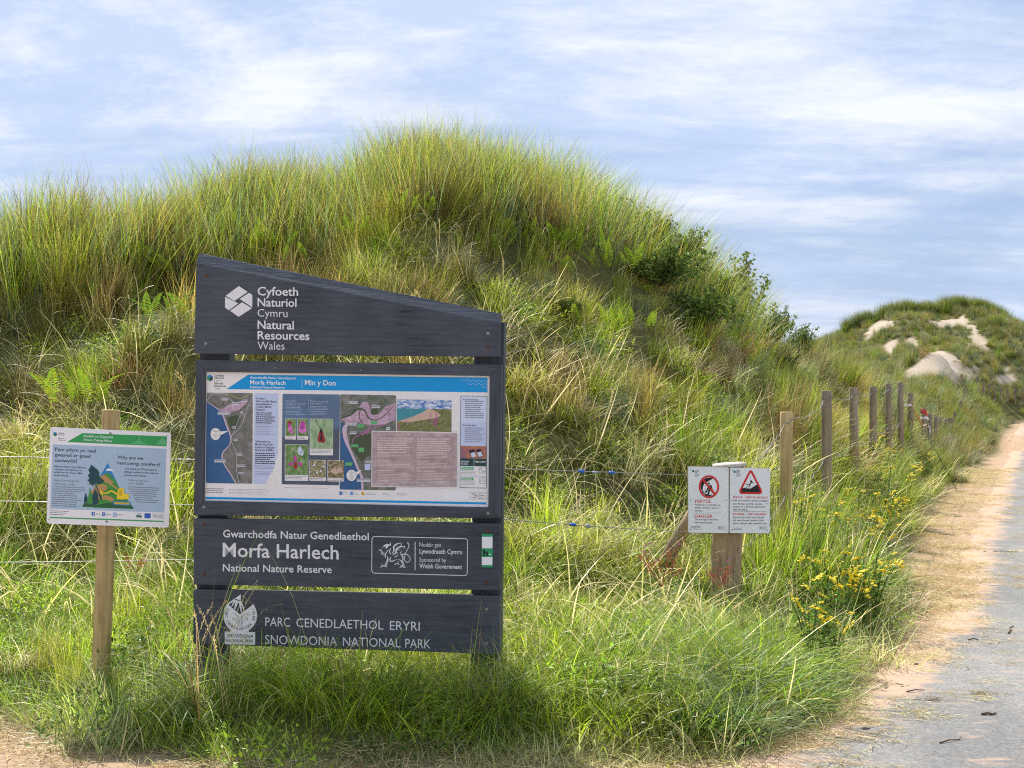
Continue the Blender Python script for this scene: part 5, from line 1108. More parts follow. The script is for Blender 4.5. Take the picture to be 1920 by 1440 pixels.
# ---- red-leaved herb robert and small dandelion-like flowers
def red_herb(pos, sc, label, seed, nfl=4):
    rr = random.Random(seed); st = Geo(); lf = Geo(); pk = Geo()
    for b in range(12):
        a = rr.uniform(0, 6.28); q = np.zeros(3); e = np.array([.16 * math.cos(a), .14 * math.sin(a), rr.uniform(.12, .3)])
        r_ = .0018; st.add([(r_, 0, 0), (-r_, r_, 0), (-r_, -r_, 0), e + (r_, 0, 0), e + (-r_, r_, 0), e + (-r_, -r_, 0)], [(0, 1, 4, 3), (1, 2, 5, 4), (2, 0, 3, 5)], (.5, 0, 0))
        for k in range(16): leaf(lf, e * rr.uniform(.5, 1.05) + rnd_dir(rr, -1) * .025, rnd_dir(rr, -.2), rnd_dir(rr, 0), rr.uniform(.014, .026), rr.uniform(.006, .012), (rr.random(), 0, rr.random()))
    ee = place('red_leaved_plant', pos, 0, sc, label, 'plant', None, [('stem', st.mesh('stem'), M['stem_red'], 0), ('foliage', lf.mesh('foliage'), M['redleaf'], 0)])
    for k in range(nfl):
        g = Geo(); c = np.array([rr.uniform(-.14, .14), rr.uniform(-.14, 0), rr.uniform(.2, .34)])
        for j in range(5): leaf(g, c, (math.cos(j * 1.257), -.4, math.sin(j * 1.257)), (0, -1, .2), .012, .009, (1, 0, 0), .05)
        o = link('flower', g.mesh('flower'), M['petal_p'], ee)
def lift(px, py, dz): d = hover(px, py - 25, .42); p = W(px, py, d); p.z -= .05; return p
red_herb(lift(1240, 1085, .08), .8, 'red-leaved herb with small pink flowers left of the strainer post', 31, 6)
red_herb(lift(1350, 1090, .05), .6, 'small reddish herb with pink flowers at the foot of the danger sign post', 32, 5)
red_herb(lift(255, 1060, .05), .45, 'little red-leaved herb between the leaning post and the noticeboard', 33, 1)

# ---- bits lying on the path and verge
def twig(pts, r, label, mat='twig', name='twig'):
    P = [hit(*p) + Vector((0, 0, .012 + (k % 2) * .006)) for k, p in enumerate(pts)]; o0 = P[0].copy()
    o = tube(name, [p - o0 for p in P], [r * (1 - .5 * k / len(P)) for k in range(len(P))], M[mat], None, 6); o.location = o0; tag(o, label, name)
twig([(1891, 1192), (1895, 1186), (1893, 1180), (1901, 1179)], .006, 'thin crooked twig lying on the asphalt at the right edge of the path')
twig([(1840, 1344), (1852, 1345), (1862, 1344), (1868, 1345)], .008, 'short dark stick lying flat on the asphalt near the bottom')
twig([(1762, 1399), (1780, 1395), (1798, 1393), (1802, 1391)], .004, 'pale thin twig on the lowest part of the path')
twig([(1700, 1301), (1716, 1300), (1733, 1299)], .004, 'fine straight twig where sand meets asphalt')
twig([(1863, 1036), (1885, 1037), (1908, 1037)], .004, 'long thin twig across the far part of the asphalt')
twig([(1815, 1204), (1826, 1203), (1836, 1204)], .005, 'small twig on the path edge above the crooked one')
def tuft_litter(px, py, label, seed):
    rr = random.Random(seed); p0 = hit(px, py); v = []; f = []; k = 0
    for i in range(70):
        a = rr.uniform(0, 6.28); ln = rr.uniform(.02, .07); c = Vector((rr.gauss(0, .05), rr.gauss(0, .018), rr.uniform(.004, .022))); d = Vector((math.cos(a), math.sin(a) * .6, rr.uniform(-.1, .3))) * ln; w = Vector((-d.y, d.x, .3 * ln)).normalized() * .0015
        v += [c - w, c + w, c + d + w, c + d - w]; f.append((k, k + 1, k + 2, k + 3)); k += 4
    o = link('dead_grass_clump', mesh('dead_grass_clump', v, f), M['deadgrass']); o.location = p0; tag(o, label, 'grass clump')
tuft_litter(1745, 1316, 'small matted clump of dead grass on the sandy edge of the asphalt', 1)
tuft_litter(1850, 1305, 'tiny flat clump of dead grass on the asphalt', 2)
def pebble(px, py, r, label, col=(.06, .055, .05), seed=0):
    rr = random.Random(seed); bm = bmesh.new(); bmesh.ops.create_icosphere(bm, subdivisions=2, radius=r)
    for q in bm.verts: q.co = Vector((q.co.x * 1.4, q.co.y, q.co.z * .55)) * rr.uniform(.85, 1.15)
    me = bpy.data.meshes.new('pebble'); bm.to_mesh(me); bm.free(); o = link('pebble', me, principled('pebble_%d' % seed, col, .85)[0], None, True); o.location = hit(px, py) + Vector((0, 0, r * .35)); tag(o, label, 'pebble', 'pebbles on the verge and path')
for i, (px, py, r, lb) in enumerate(((1693, 1345, .012, 'dark pebble on the sand left of the dead grass clump'), (1655, 1232, .014, 'dark pebble on the dry verge below the ragwort'), (1718, 1248, .012, 'dark pebble on the verge nearer the asphalt'), (1622, 1371, .017, 'flat brown bark-like pebble low on the sandy edge'),
                                     (1769, 1300, .007, 'tiny grey pebble where the asphalt begins'), (1858, 1314, .008, 'tiny dark pebble beside the flat dead grass'), (1780, 1352, .007, 'tiny dark pebble left of the short dark stick'), (1847, 1036, .014, 'dark pebble on the upper verge by the long thin twig'))): pebble(px, py, r, lb, (.07 + .02 * (i % 3), .06, .05), i)

# ------------------------------------------------------------------ grass
def blades(rr, n, L0, L1, rad, tilt, curl, w, straw=.15, seg=5, flop=0.0, bright=(.0, 1.0)):
    """numpy tuft: returns verts, faces, colours"""
    Ln = rr.uniform(L0, L1, n); az = rr.uniform(0, 2 * math.pi, n); r0 = rad * np.sqrt(rr.random(n)); b0 = rr.uniform(0, 2 * math.pi, n)
    base = np.stack([r0 * np.cos(b0), r0 * np.sin(b0), np.full(n, -.07)], -1)
    th0 = rr.uniform(tilt[0], tilt[1], n); cu = rr.uniform(curl[0], curl[1], n) * (1 + flop * rr.random(n)); ww = w * rr.uniform(.6, 1.25, n)
    tw = az + math.pi / 2 + rr.uniform(-.9, .9, n)
    side = np.stack([np.cos(tw), np.sin(tw), rr.uniform(-.25, .25, n)], -1); V_ = []; p = base.copy()
    cb = np.stack([rr.uniform(*bright, n), (rr.random(n) < straw) * rr.uniform(.5, 1, n), np.zeros(n)], -1); Cc = []
    for s_ in range(seg + 1):
        t = s_ / seg; wid = ww * (1 - t ** 1.6) * .5 + .0002
        if s_ < seg: V_ += [p + side * wid[:, None], p - side * wid[:, None]]; Cc += [cb, cb]
        else: V_ += [p]; Cc += [cb]
        th = th0 + cu * (t + .5 / seg) ** 1.3
        p = p + np.stack([np.sin(th) * np.cos(az), np.sin(th) * np.sin(az), np.cos(th)], -1) * (Ln / seg)[:, None]
    V_ = np.stack(V_, 1); Cc = np.stack(Cc, 1); m = V_.shape[1]; f = []
    for i in range(n):
        o = i * m
        for s_ in range(seg - 1): f.append((o + 2 * s_, o + 2 * s_ + 1, o + 2 * s_ + 3, o + 2 * s_ + 2))
        f.append((o + 2 * seg - 2, o + 2 * seg - 1, o + 2 * seg))
    return V_.reshape(-1, 3), f, Cc.reshape(-1, 3)
def seedheads(rr, n, h0, h1, rad, droop, big=1.0, straw=1.0):
    g = Geo()
    for i in range(n):
        h = rr.uniform(h0, h1); az = rr.uniform(0, 6.28); th = rr.uniform(0, .3); p = np.array([rr.uniform(-rad, rad), rr.uniform(-rad, rad), 0.0]); sg = 8; c = (rr.uniform(.5, 1), straw * rr.uniform(.7, 1), 0)
        for s_ in range(sg):
            t = s_ / sg; th2 = th + droop * t ** 3; d = np.array([math.sin(th2) * math.cos(az), math.sin(th2) * math.sin(az), math.cos(th2)]); q = p + d * h / sg; w = np.array([-math.sin(az), math.cos(az), 0]) * .0013
            g.add([p + w, p - w, q - w, q + w], [(0, 1, 2, 3)], c)
            if t > .72:
                for k in range(int(7 * big)):
                    a = rr.uniform(0, 6.28); dd = d * 1.2 + np.array([math.cos(a), math.sin(a), rr.uniform(-.6, .4)]) * rr.uniform(.25, .6); leaf(g, p + (q - p) * rr.random() + dd * rr.uniform(0, .012), dd, np.array([.3, .5, 1.]), rr.uniform(.008, .016) * (1.2 if big > 1 else 1), .0038 * big, (rr.uniform(.6, 1), straw, 0))
            p = q
    return np.concatenate(g.v), g.f, np.concatenate(g.c)
def straw_bits(rr, n, rad):
    g = Geo()
    for i in range(n):
        c = np.array([rr.uniform(-rad, rad), rr.uniform(-rad, rad), rr.uniform(.001, .02)]); a = rr.uniform(0, 6.28); ln = rr.uniform(.02, .12); k = rr.uniform(-.5, .5); w = .0012 * rr.uniform(.7, 1.5); pts = []
        for s_ in range(3):
            t = s_ / 2; aa = a + k * t; pts.append(c + np.array([math.cos(aa) * ln * t, math.sin(aa) * ln * t, .008 * math.sin(3.1 * t) * rr.random()]))
        for s_ in range(2):
            wv_ = np.array([-math.sin(a), math.cos(a), .4]) * w; g.add([pts[s_] - wv_, pts[s_] + wv_, pts[s_ + 1] + wv_, pts[s_ + 1] - wv_], [(0, 1, 2, 3)], (rr.uniform(.2, .9), rr.uniform(.3, 1), 0))
    return np.concatenate(g.v), g.f, np.concatenate(g.c)
def herbs(rr, n, rad, h):
    g = Geo(); r2 = random.Random(int(rr.integers(1e6)))
    for i in range(n):
        p = np.array([rr.uniform(-rad, rad), rr.uniform(-rad, rad), rr.uniform(.01, h)]); leaf(g, p, rnd_dir(r2, -.1), np.array([rr.uniform(-.5, .5), rr.uniform(-.5, .5), 1.]), rr.uniform(.018, .045), rr.uniform(.01, .022), (rr.uniform(.3, 1), 0, 0))
    return np.concatenate(g.v), g.f, np.concatenate(g.c)
r_ = rng
PROTO = {
 'accent': [blades(r_, 5, .35, .75, .1, (.2, 1.0), (.6, 2.2), .0095, 1.0, 8, bright=(1.0, 1.5)) for _ in range(4)],
 'marram': [blades(r_, 120, .35, .72, .19, (0, .38), (.05, .8), .0084, .18, bright=(.0, 1.1)) for _ in range(3)] + [blades(r_, 110, .45, .8, .13, (0, .3), (0, .5), .0064, .3) for _ in range(2)],
 'arching': [blades(r_, 130, .35, .68, .2, (.15, .6), (.8, 2.1), .0080, .5, 7) for _ in range(3)],
 'meadow': [blades(r_, 130, .15, .42, .24, (.05, .6), (.3, 1.5), .0085, .14) for _ in range(3)],
 'tangle': [blades(r_, 140, .22, .58, .24, (.4, 1.1), (.5, 1.6), .0080, .3, 6) for _ in range(3)],
 'short': [blades(r_, 150, .08, .24, .19, (.1, .9), (.2, 1.5), .0048, .1, 4) for _ in range(3)],
 'droop': [blades(r_, 110, .45, .8, .1, (.15, .7), (1.0, 2.0), .0058, .12, 8) for _ in range(2)],
 'heads': [seedheads(r_, 5, .45, .75, .14, 1.6) for _ in range(2)] + [seedheads(r_, 4, .5, .8, .14, .8, 1.6) for _ in range(1)],
 'straw': [straw_bits(r_, 60, .12) for _ in range(3)],
 'herb': [herbs(r_, 240, .24, .2) for _ in range(3)],
 'whip': [blades(r_, 6, .75, 1.1, .06, (.05, .45), (.1, .9), .0062, .25, 8) for _ in range(2)],
}
PAL = {'green': (.36, .52, .035), 'lime': (.56, .66, .04), 'olive': (.45, .46, .055), 'gold': (.54, .43, .09), 'straw': (.80, .70, .44), 'dark': (.12, .21, .035), 'blue': (.26, .37, .18), 'brown': (.40, .25, .10), 'pale': (.70, .68, .36)}
def scatter_object(name, label, cat, kinds, pos, pick, tint, rot, scale):
    """one object holding its prototype tufts as islands and one loose vertex per tuft; geometry nodes put the tufts on the vertices"""
    protos = []
    for k in kinds: protos += [(k, p) for p in PROTO[k]]
    Vs = []; Fs = []; Cs = []; Ids = []; off = 0
    for i, (k, (v, f, c)) in enumerate(protos):
        Vs.append(v); Fs += [tuple(a + off for a in q) for q in f]; Cs.append(c); Ids.append(np.full(len(v), i)); off += len(v)
    n = len(pos); nv = off
    me = bpy.data.meshes.new(name); me.from_pydata(np.concatenate(Vs).tolist() + pos.tolist(), [], Fs); me.update()
    me.polygons.foreach_set('use_smooth', np.ones(len(me.polygons), bool))
    def attr(nm, ty, data, f):
        a = me.attributes.new(nm, ty, 'POINT'); a.data.foreach_set(f, np.ascontiguousarray(data).ravel())
    attr('bcol', 'FLOAT_COLOR', np.hstack([np.vstack([np.concatenate(Cs), np.zeros((n, 3))]), np.ones((nv + n, 1))]).astype(np.float32), 'color')
    attr('pid', 'INT', np.concatenate([np.concatenate(Ids), np.full(n, -1)]).astype(np.int32), 'value')
    attr('pick', 'INT', np.concatenate([np.zeros(nv), pick]).astype(np.int32), 'value')
    attr('tint', 'FLOAT_COLOR', np.hstack([np.vstack([np.zeros((nv, 3)), tint]), np.ones((nv + n, 1))]).astype(np.float32), 'color')
    attr('rot', 'FLOAT_VECTOR', np.vstack([np.zeros((nv, 3)), rot]).astype(np.float32), 'vector')
    attr('size', 'FLOAT', np.concatenate([np.ones(nv), scale]).astype(np.float32), 'value')
    me.materials.append(M['grass'])
    ob = bpy.data.objects.new(name, me); C.objects.link(ob); tag(ob, label, cat, None, 'stuff')
    ng = bpy.data.node_groups.new(name, 'GeometryNodeTree'); ng.interface.new_socket('Geometry', in_out='INPUT', socket_type='NodeSocketGeometry'); ng.interface.new_socket('Geometry', in_out='OUTPUT', socket_type='NodeSocketGeometry')
    gi = ng.nodes.new('NodeGroupInput'); go = ng.nodes.new('NodeGroupOutput')
    def na(nm, ty): x = ng.nodes.new('GeometryNodeInputNamedAttribute'); x.data_type = ty; x.inputs[0].default_value = nm; return x
    def sep(val):
        cp = ng.nodes.new('FunctionNodeCompare'); cp.data_type = 'INT'; cp.operation = 'EQUAL'; a = na('pid', 'INT')
        ng.links.new(a.outputs['Attribute'], cp.inputs[2]); cp.inputs[3].default_value = val
        s_ = ng.nodes.new('GeometryNodeSeparateGeometry'); s_.domain = 'POINT'; ng.links.new(gi.outputs[0], s_.inputs[0]); ng.links.new(cp.outputs[0], s_.inputs[1]); return s_
    pts = sep(-1); ji = ng.nodes.new('GeometryNodeGeometryToInstance')
    for i in reversed(range(len(protos))): ng.links.new(sep(i).outputs[0], ji.inputs[0])
    iop = ng.nodes.new('GeometryNodeInstanceOnPoints'); ng.links.new(pts.outputs[0], iop.inputs['Points']); ng.links.new(ji.outputs[0], iop.inputs['Instance']); iop.inputs['Pick Instance'].default_value = True
    ng.links.new(na('pick', 'INT').outputs['Attribute'], iop.inputs['Instance Index'])
    er = ng.nodes.new('FunctionNodeEulerToRotation'); ng.links.new(na('rot', 'FLOAT_VECTOR').outputs['Attribute'], er.inputs[0]); ng.links.new(er.outputs[0], iop.inputs['Rotation'])
    ng.links.new(na('size', 'FLOAT').outputs['Attribute'], iop.inputs['Scale']); ng.links.new(iop.outputs[0], go.inputs[0])
    md = ob.modifiers.new('tufts', 'NODES'); md.node_group = ng
    return ob
def euler_from(lean_x, lean_y, yaw):
    """rotation matrices Rz(yaw) first, then tip the up axis to (lean_x, lean_y, 1)"""
    u = np.stack([lean_x, lean_y, np.ones_like(lean_x)], -1); u /= np.linalg.norm(u, axis=1)[:, None]
    c, s_ = np.cos(yaw), np.sin(yaw); x = np.stack([c, s_, np.zeros_like(c)], -1); x = x - u * (x * u).sum(1)[:, None]; x /= np.linalg.norm(x, axis=1)[:, None]; y = np.cross(u, x)
    m = np.stack([x, y, u], 2)                       # columns
    b = np.arcsin(np.clip(-m[:, 2, 0], -1, 1)); return np.stack([np.arctan2(m[:, 2, 1], m[:, 2, 2]), b, np.arctan2(m[:, 1, 0], m[:, 0, 0])], -1)
def in_view(x, y, z, m=140):
    px, py = project(np.stack([x, y, z], -1)); return (px > -m - 900 / np.maximum(y, 4)) & (px < 1920 + m + 900 / np.maximum(y, 4)) & (py < 1440 + 250) & (y > 4)
def rand_pts(n, x0, x1, y0, y1):
    x = rng.uniform(x0, x1, n); y = rng.uniform(y0, y1, n); return x, y
def palette(names, w, n):
    w = np.array(w, float); idx = rng.choice(len(names), n, p=w / w.sum()); c = np.array([PAL[k] for k in names])[idx]
    return c * rng.uniform(.75, 1.25, (n, 1)) * (1 + rng.uniform(-.08, .08, (n, 3)))
def emit(name, label, cat, kinds, x, y, tint, scale, lean=(.12, 0), leanvar=.15, sub=None, down=.02, slope=.25):
    z = H(x, y); ids = []; o = 0
    for k in kinds: ids.append((o, len(PROTO[k]))); o += len(PROTO[k])
    pk = np.zeros(len(x), int); sub = np.zeros(len(x), int) if sub is None else sub
    for i, (a, n) in enumerate(ids): m = sub == i; pk[m] = a + rng.integers(0, n, m.sum())
    e = .12; gxx = (H(x + e, y) - H(x - e, y)) / (2 * e); gyy = (H(x, y + e) - H(x, y - e)) / (2 * e)
    wx = (vnoise(x, y, .8, 20) - .5) * .9; wy = (vnoise(x, y, .8, 21) - .5) * .9
    lx = lean[0] + wx * leanvar * 2.4 + rng.normal(0, leanvar * .5, len(x)) - slope * np.clip(gxx, -1, 1); ly = lean[1] + wy * leanvar * 2.4 + rng.normal(0, leanvar * .5, len(x)) - slope * np.clip(gyy, -1, 1)
    rot = euler_from(lx, ly, rng.uniform(0, 6.28, len(x)))
    return scatter_object(name, label, cat, kinds, np.stack([x, y, z - down], -1), pk, tint, rot, scale)

# -- the near dune
x, y = rand_pts(27000, -9, 8.5, 7.0, 27); z = H(x, y); s = sval(x, y); e = edge(x, y); px, py = project(np.stack([x, y, z], -1))
dens = .45 * (.35 + 1.1 * sstep(.35, .6, vnoise(x, y, .42, 32))) * np.where(s > 1.12, .25, 1)
ok = (s < 1.25) & (e > .12) & in_view(x, y, z) & (rng.random(len(x)) < dens) & (px < 2000)
hollow = np.exp(-(((px - 880) / 75) ** 2 + ((py - 480) / 45) ** 2)) + np.exp(-(((px - 25) / 50) ** 2 + ((py - 520) / 50) ** 2)) * .8 + np.exp(-(((px - 350) / 40) ** 2 + ((py - 620) / 120) ** 2)) * .8
ok &= rng.random(len(x)) > hollow * .85
x, y, z, s, e, px, py = [a[ok] for a in (x, y, z, s, e, px, py)]
n = len(x); zn = vnoise(x, y, 1.3, 30); zn2 = vnoise(x, y, .5, 31); u = rng.random(n)
crest = sstep(.55, .85, s) * sstep(1260, 1140, px)
pm = .10 + .75 * crest + .2 * (zn > .6); pa = .14 * (1 - crest) + .3 * (zn2 > .68); pt_ = .28 * (1 - crest)
ph = .26 * (1 - crest) + .12; sub = np.where(u < pm, 0, np.where(u < pm + pa, 1, np.where(u < pm + pa + pt_, 3, np.where(rng.random(n) < ph * 2, 4, 2))))
ta = palette(['olive', 'green', 'gold', 'blue', 'brown'], [4, 1.8, 3.2, .9, 1.0], n) * .88; tb_ = palette(['straw', 'pale', 'olive', 'lime'], [3, 2.4, 2, 1.5], n); tc_ = palette(['lime', 'green', 'olive', 'pale'], [4, 2.2, 1.6, 1.3], n) * 1.08
lowd = palette(['green', 'lime', 'dark', 'olive', 'pale'], [3.4, 2.2, 1.4, 1.4, 1.0], n)
tint = np.where((sub == 0)[:, None], ta, np.where((sub == 1)[:, None], tb_, tc_)); low = (s < .3) & (sub != 1); tint = np.where(low[:, None], lowd, tint)
warm = sstep(.45, .7, vnoise(x, y, 1.7, 33))[:, None] * crest[:, None] * .25; tint = tint * (1 - warm) + np.array([.30, .24, .07]) * warm
sc = rng.uniform(.7, 1.1, n) * (.8 + .4 * zn) * (1 + crest * (-.35 + .75 * vnoise(x, y, .45, 35))); sc = np.where(px > 1150, sc * (1 - .4 * sstep(.35, .7, s)), sc); sc = sc * np.where((s > .75) & (sub == 0), 1.0, .85)
sc *= np.where(e < .6, .75, 1); sc *= np.where((y < 9.5) & (s < .3), .62, 1); sc *= np.where((x > 1.2) & (e < 2.2) & (y > 9.8) & (y < 40), 1.25, 1)
clump_ = .66 + .75 * sstep(.25, .75, vnoise(x, y, .38, 34)); tint = tint * clump_[:, None]
hb = (sub == 4)[:, None]; tint = np.where(hb, palette(['green', 'dark', 'lime'], [3, 1.2, 2], n), tint)
emit('dune_grass', 'dense marram and long grass covering the near dune', 'grass', ['marram', 'arching', 'meadow', 'tangle', 'herb'], x, y, tint, sc, (.10, -.05), .17, sub)
m = (rng.random(n) < .9 * sstep(.95, .55, s)) & ((px < 1150) | (s < .5)) & ((x > -1) | (y > 8.3)); x2, y2 = x[m] + .03, y[m]; k = len(x2)
emit('dead_stalk_grass', 'bleached dead blades arching over the dune grass', 'dead grass', ['accent'], x2, y2, palette(['straw', 'pale', 'lime'], [4, 2, 1], k), rng.uniform(.8, 1.25, k) * (.8 + .25 * (s[m] < .4)), (.22, -.1), .25)
# single long blades sticking out of the crest
x, y = rand_pts(14000, -8, 3, 11, 19); s = sval(x, y); z = H(x, y); m = (s > .72) & (s < 1.1) & in_view(x, y, z); x, y = x[m], y[m]; n = len(x)
emit('crest_grass', 'tall thin marram blades standing against the sky along the crest', 'grass', ['whip'], x, y, palette(['blue', 'green', 'olive', 'gold'], [3, 3, 2, 1], n), rng.uniform(.75, 1.15, n), (.03, 0), .10)
# -- verge and foreground lawn
x, y = rand_pts(8500, -7, 7, 5.8, 13); e = edge(x, y); s = sval(x, y); z = H(x, y); m = (e > -.02) & (s < .12) & in_view(x, y, z); x, y, e, s = x[m], y[m], e[m], s[m]; n = len(x)
px, py = project(np.stack([x, y, H(x, y)], -1)); zn = vnoise(x, y, .6, 40); u = rng.random(n)
tall = np.clip(sstep(.5, 1.4, e) * .8 + .15, 0, 1) * np.where(x < -.9, sstep(7.3, 8.2, y) * .8 + .06, 1) * np.where((x > -1.7) & (x < .1) & (y < 6.9), .5, 1)
sub = np.where(u < tall * .55, 1, np.where(u < tall * .8, 2, np.where(u < tall * .8 + .07, 3, 0)))
tint = palette(['green', 'lime', 'dark', 'olive', 'pale'], [4, 3, 1.2, 1, .6], n); left = (x < -1.3)[:, None]; tint = np.where(left & (sub != 2)[:, None], tint * np.array([.95, 1.1, .9]), tint)
dry = sstep(.35, .0, e)[:, None] * .6; tint = tint * (1 - dry) + np.array(PAL['straw']) * dry
tint = np.where((sub == 3)[:, None], palette(['green', 'dark'], [2, 3], n), tint)
emit('verge_grass', 'lush short and medium grass round the sign posts', 'grass', ['short', 'meadow', 'tangle', 'herb'], x, y, tint * (.6 + .8 * vnoise(x, y, .3, 41))[:, None], rng.uniform(.8, 1.2, n) * (.8 + .4 * zn) * np.where((y > 7.6) & (x < 1.3), .85, 1), (.06, -.1), .2, sub)
# -- drooping tussocks along the verge edge and right bank
x, y = rand_pts(7000, -.6, 9, 6.3, 27); e = edge(x, y); z = H(x, y); s = sval(x, y); m = (e > .08) & (e < 1.15) & (s < .5) & (rng.random(len(x)) < np.where(x > .9, .5, .1)) & in_view(x, y, z); x, y = x[m], y[m]; n = len(x)
cl = vnoise(x, y, .45, 45) > .42; x, y = x[cl], y[cl]; n = len(x)
emit('tussock_grass', 'drooping blue-green tussocks overhanging the sandy verge', 'grass', ['droop', 'tangle'], x, y, palette(['green', 'blue', 'lime', 'pale'], [4, 1.2, 2, 1.2], n), rng.uniform(.6, .95, n) * np.where(y > 8.2, .62, 1), (.28, -.22), .16, (rng.random(n) < .3).astype(int))
# -- flowering stalks
x, y = rand_pts(2600, -7, 8, 6.6, 22); e = edge(x, y); s = sval(x, y); z = H(x, y); pr = np.where(s < .35, .55, .12); m = (e > .3) & (s < .8) & (rng.random(len(x)) < pr) & in_view(x, y, z); m &= ~((y < 7.05) & (x > -1.75) & (x < .1) & (rng.random(len(x)) < .8)); x, y = x[m], y[m]; n = len(x)
emit('flowering_grass', 'pale oat-like seed heads on thin stalks above the grass', 'grass', ['heads'], x, y, palette(['straw', 'pale'], [1, 1], n), rng.uniform(.7, 1.0, n) * np.where((y < 9.5) | (x > 1.2), .75, 1), (.12, -.05), .2)
# a few stalks and rushes right in front of the lowest board
sx = np.array([367, 378, 392, 404, 385, 640, 655, 672, 690, 560, 870, 895, 905, 880, 610, 415, 935, 925]); sd = np.array([6.85, 6.8, 6.75, 6.8, 6.6, 6.75, 6.7, 6.8, 6.65, 6.7, 6.75, 6.8, 6.65, 6.6, 6.6, 6.7, 6.75, 6.6])
x = (sx - 960) / F * sd; y = sd
emit('stalk_grass', 'brown flowering stalks rising in front of the lowest board', 'grass', ['heads', 'whip'], x, y, palette(['brown', 'green', 'brown'], [2, 1, 1], len(x)), np.where(sx < 420, .95, .62), (.02, 0), .05, (np.arange(len(x)) % 3 == 1).astype(int))
# tussocks round the legs of the large sign
x = np.concatenate([rng.uniform(-1.62, .12, 60), rng.normal(-2.12, .1, 6)]); x = np.concatenate([x, rng.normal(-1.48, .09, 14), rng.normal(-.12, .12, 20)]); y = np.where(x < -1.9, rng.uniform(7.1, 7.3, len(x)), rng.uniform(6.62, 6.95, len(x)))
emit('sign_foot_grass', 'rank dark grass growing round the legs of the noticeboard', 'grass', ['meadow', 'droop', 'tangle'], x, y, palette(['green', 'dark', 'lime', 'pale'], [3, 1.5, 1, .5], len(x)), rng.uniform(.55, .85, len(x)), (.02, -.05), .15, rng.choice(3, len(x), p=[.55, .2, .25]))
# the big drooping tussock at the path bend and the one by the right leg of the sign
x = np.concatenate([rng.normal(1.18, .16, 16), rng.normal(1.42, .14, 12), rng.normal(.95, .12, 7), rng.normal(-.08, .07, 12), rng.normal(.18, .1, 5)]); y = np.concatenate([rng.normal(7.35, .14, 16), rng.normal(7.9, .2, 12), rng.normal(6.9, .12, 7), rng.normal(6.72, .08, 12), rng.normal(6.85, .1, 5)]); n = len(x)
emit('drooping_grass', 'great drooping clumps of blue-green grass at the path bend and by the sign leg', 'grass', ['droop'], x, y, palette(['green', 'blue', 'lime', 'pale'], [4, 1.2, 1.5, .8], n), np.where(x > .5, rng.uniform(.8, 1.1, n), rng.uniform(.6, .8, n)), (.22, -.18), .15)
# vegetation crowding the fence posts
xs_ = []; ys_ = []
for i, (px_, py_, d_, r0_) in enumerate(FP[:8]):
    t_ = W(px_, py_, d_); k_ = 40 if i == 0 else (26 if i == 1 else 11); xs_.append(rng.normal(t_.x + .1, .32, k_)); ys_.append(t_.y - rng.uniform(.12, .9, k_))
xs_.append(rng.normal(1.98, .13, 16)); ys_.append(rng.normal(10.12, .14, 16)); xs_.append(rng.normal(2.75, .15, 8)); ys_.append(rng.normal(12.7, .2, 8))
x = np.concatenate(xs_); y = np.concatenate(ys_); m = edge(x, y) > .2; x, y = x[m], y[m]; n = len(x)
emit('fence_foot_grass', 'tall mixed grass crowding the path side fence posts', 'grass', ['marram', 'tangle', 'arching', 'herb'], x, y, palette(['green', 'lime', 'pale', 'dark'], [3, 2, 1.3, 1], n), rng.uniform(.8, 1.15, n) * np.where(y < 10.8, 1.3, 1.05), (.08, -.08), .15, rng.choice(4, n, p=[.3, .3, .25, .15]))
# -- dry litter on the sand
x, y = rand_pts(30000, -7, 12, 5.4, 32); e = edge(x, y); z = H(x, y); a_ = x - xasph(y); nz = vnoise(x, y, .35, 50)
pr = np.exp(-((e + .25) / .45) ** 2) * (.45 + 1.1 * (nz > .45)) * np.where(y < 14, 1, .6); m = (e < .25) & (a_ < .45) & (rng.random(len(x)) < pr * np.where(a_ > -.1, .35, 1) + .06) & in_view(x, y, z); x, y = x[m], y[m]; n = len(x)
tint = palette(['straw', 'brown', 'gold'], [3, 3.2, 1], n) * (.5 + .9 * nz[m])[:, None]
emit('dry_litter', 'dry straw and dead grass strewn along the sandy verge', 'dead grass', ['straw'], x, y, tint, rng.uniform(.7, 1.2, n), (0, 0), .02, None, 0.0, 1.0)
# sparse green and straw tufts on the verge
x, y = rand_pts(9000, -7, 12, 5.6, 30); e = edge(x, y); z = H(x, y); nz = vnoise(x, y, .4, 51); m = (e < .05) & (e > -1.0) & (x < xasph(y) - .15) & (nz > .62) & (rng.random(len(x)) < np.exp(-((e + .1) / .3) ** 2)) & in_view(x, y, z); x, y = x[m], y[m]; n = len(x)
emit('sparse_grass', 'thin scattered tufts at the edge of the bare sand', 'grass', ['short'], x, y, palette(['straw', 'pale', 'green'], [3, 2, 1.6], n), rng.uniform(.4, .8, n), (.05, 0), .2)
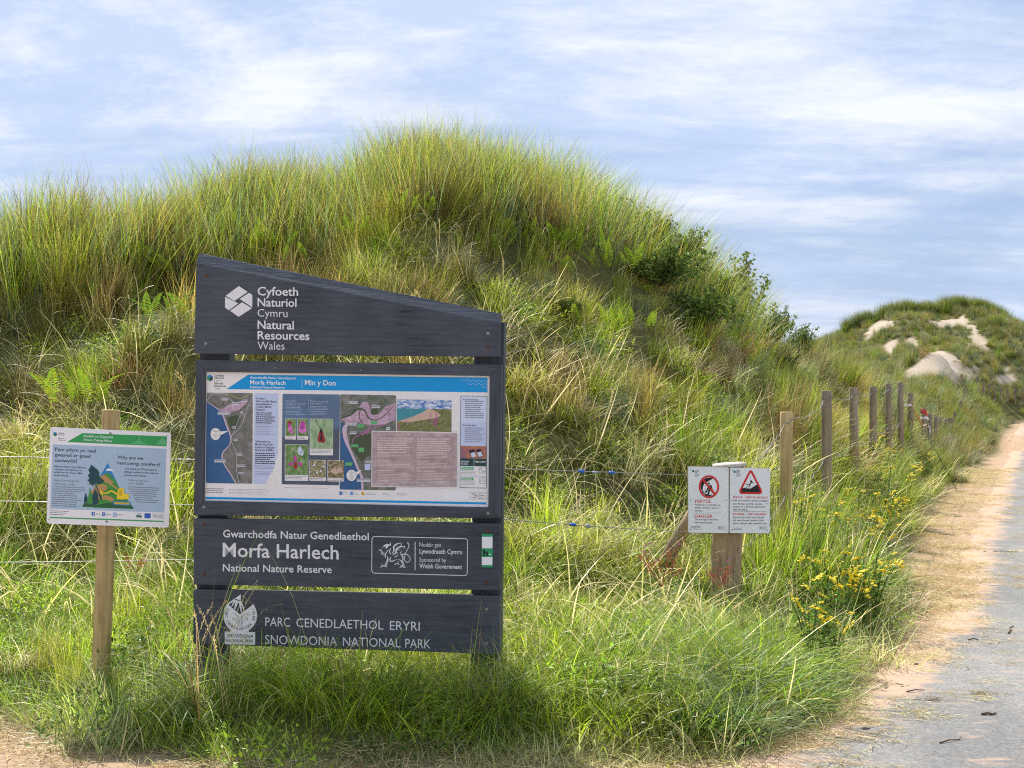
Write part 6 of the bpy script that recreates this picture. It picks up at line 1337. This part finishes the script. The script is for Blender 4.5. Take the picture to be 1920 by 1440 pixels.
# -- middle distance and far dune
x, y = rand_pts(36000, 3.5, 46, 21, 92); z = H(x, y); e = edge(x, y); s = sval(x, y); px, py = project(np.stack([x, y, z], -1))
m = ((s > 1.05) | (x > 6.2) | (s < .02) | (y > 27)) & (e > .3) & in_view(x, y, z, 60) & ~bare(x, y, z) & (rng.random(len(x)) < np.where(y > 60, .8, .6)) & ~((y > 26) & (x < 5.5) & (y < 60)); x, y, z, px, py = [a[m] for a in (x, y, z, px, py)]; n = len(x)
zn = vnoise(x, y, 3.0, 60); zn2 = vnoise(x, y, 1.3, 61)
tint = palette(['green', 'olive', 'blue', 'gold', 'pale'], [3, 2.4, 2.5, 1.1, .7], n); far_ = sstep(55, 75, y)[:, None]
tint = tint * .62; dk = ((zn > .62) & (y > 60))[:, None]; tint = np.where(dk, tint * .7, tint)
top = ((y > 80) & (zn2 > .5)); sc = rng.uniform(.7, 1.05, n) * (.75 + .4 * zn2) * np.where(y > 60, .85, 1.1); sc = np.where(top, sc * 1.25, sc)
emit('far_grass', 'marram covering the slope and the far dune', 'grass', ['marram', 'meadow', 'arching'], x, y, tint, sc, (.12, -.05), .15, rng.choice(3, n, p=[.62, .2, .18]))
# big dark tussocks crowning the far dune
cx_ = []; 
for (pxx, pyy, w_, k) in ((1590, 612, 7, 60), (1612, 602, 6, 60), (1625, 596, 9, 70), (1656, 590, 6, 50), (1672, 596, 9, 60), (1700, 594, 9, 90), (1728, 588, 14, 160), (1745, 590, 10, 120), (1778, 590, 14, 160), (1796, 592, 8, 80), (1830, 596, 14, 200), (1850, 606, 16, 240), (1870, 616, 14, 220), (1890, 625, 14, 200), (1915, 638, 16, 200), (1945, 650, 16, 160), (1806, 640, 13, 120), (1690, 612, 20, 140), (1870, 660, 14, 120), (1845, 600, 8, 80)):
    d = 85 if pyy < 650 else (56 if pyy > 690 else 76)
    qx = (pxx - 960) / F * d; sg_ = w_ / F * d * .55
    cx_.append(np.stack([rng.normal(qx, sg_, k), rng.normal(d, sg_ * 1.4, k)], -1))
cx_ = [q[::5] for q in cx_]; xy = np.concatenate(cx_); x, y = xy[:, 0], xy[:, 1]; n = len(x)
emit('crown_grass', 'dark thick tussocks crowning the far dune', 'grass', ['marram'], x, y, palette(['dark', 'olive', 'blue', 'green'], [2, 1.2, 1, 1.5], n) * .75, rng.uniform(1.0, 1.45, n) * np.where(y < 62, .45, np.where(y < 80, .9, 1.3)), (.08, 0), .12)
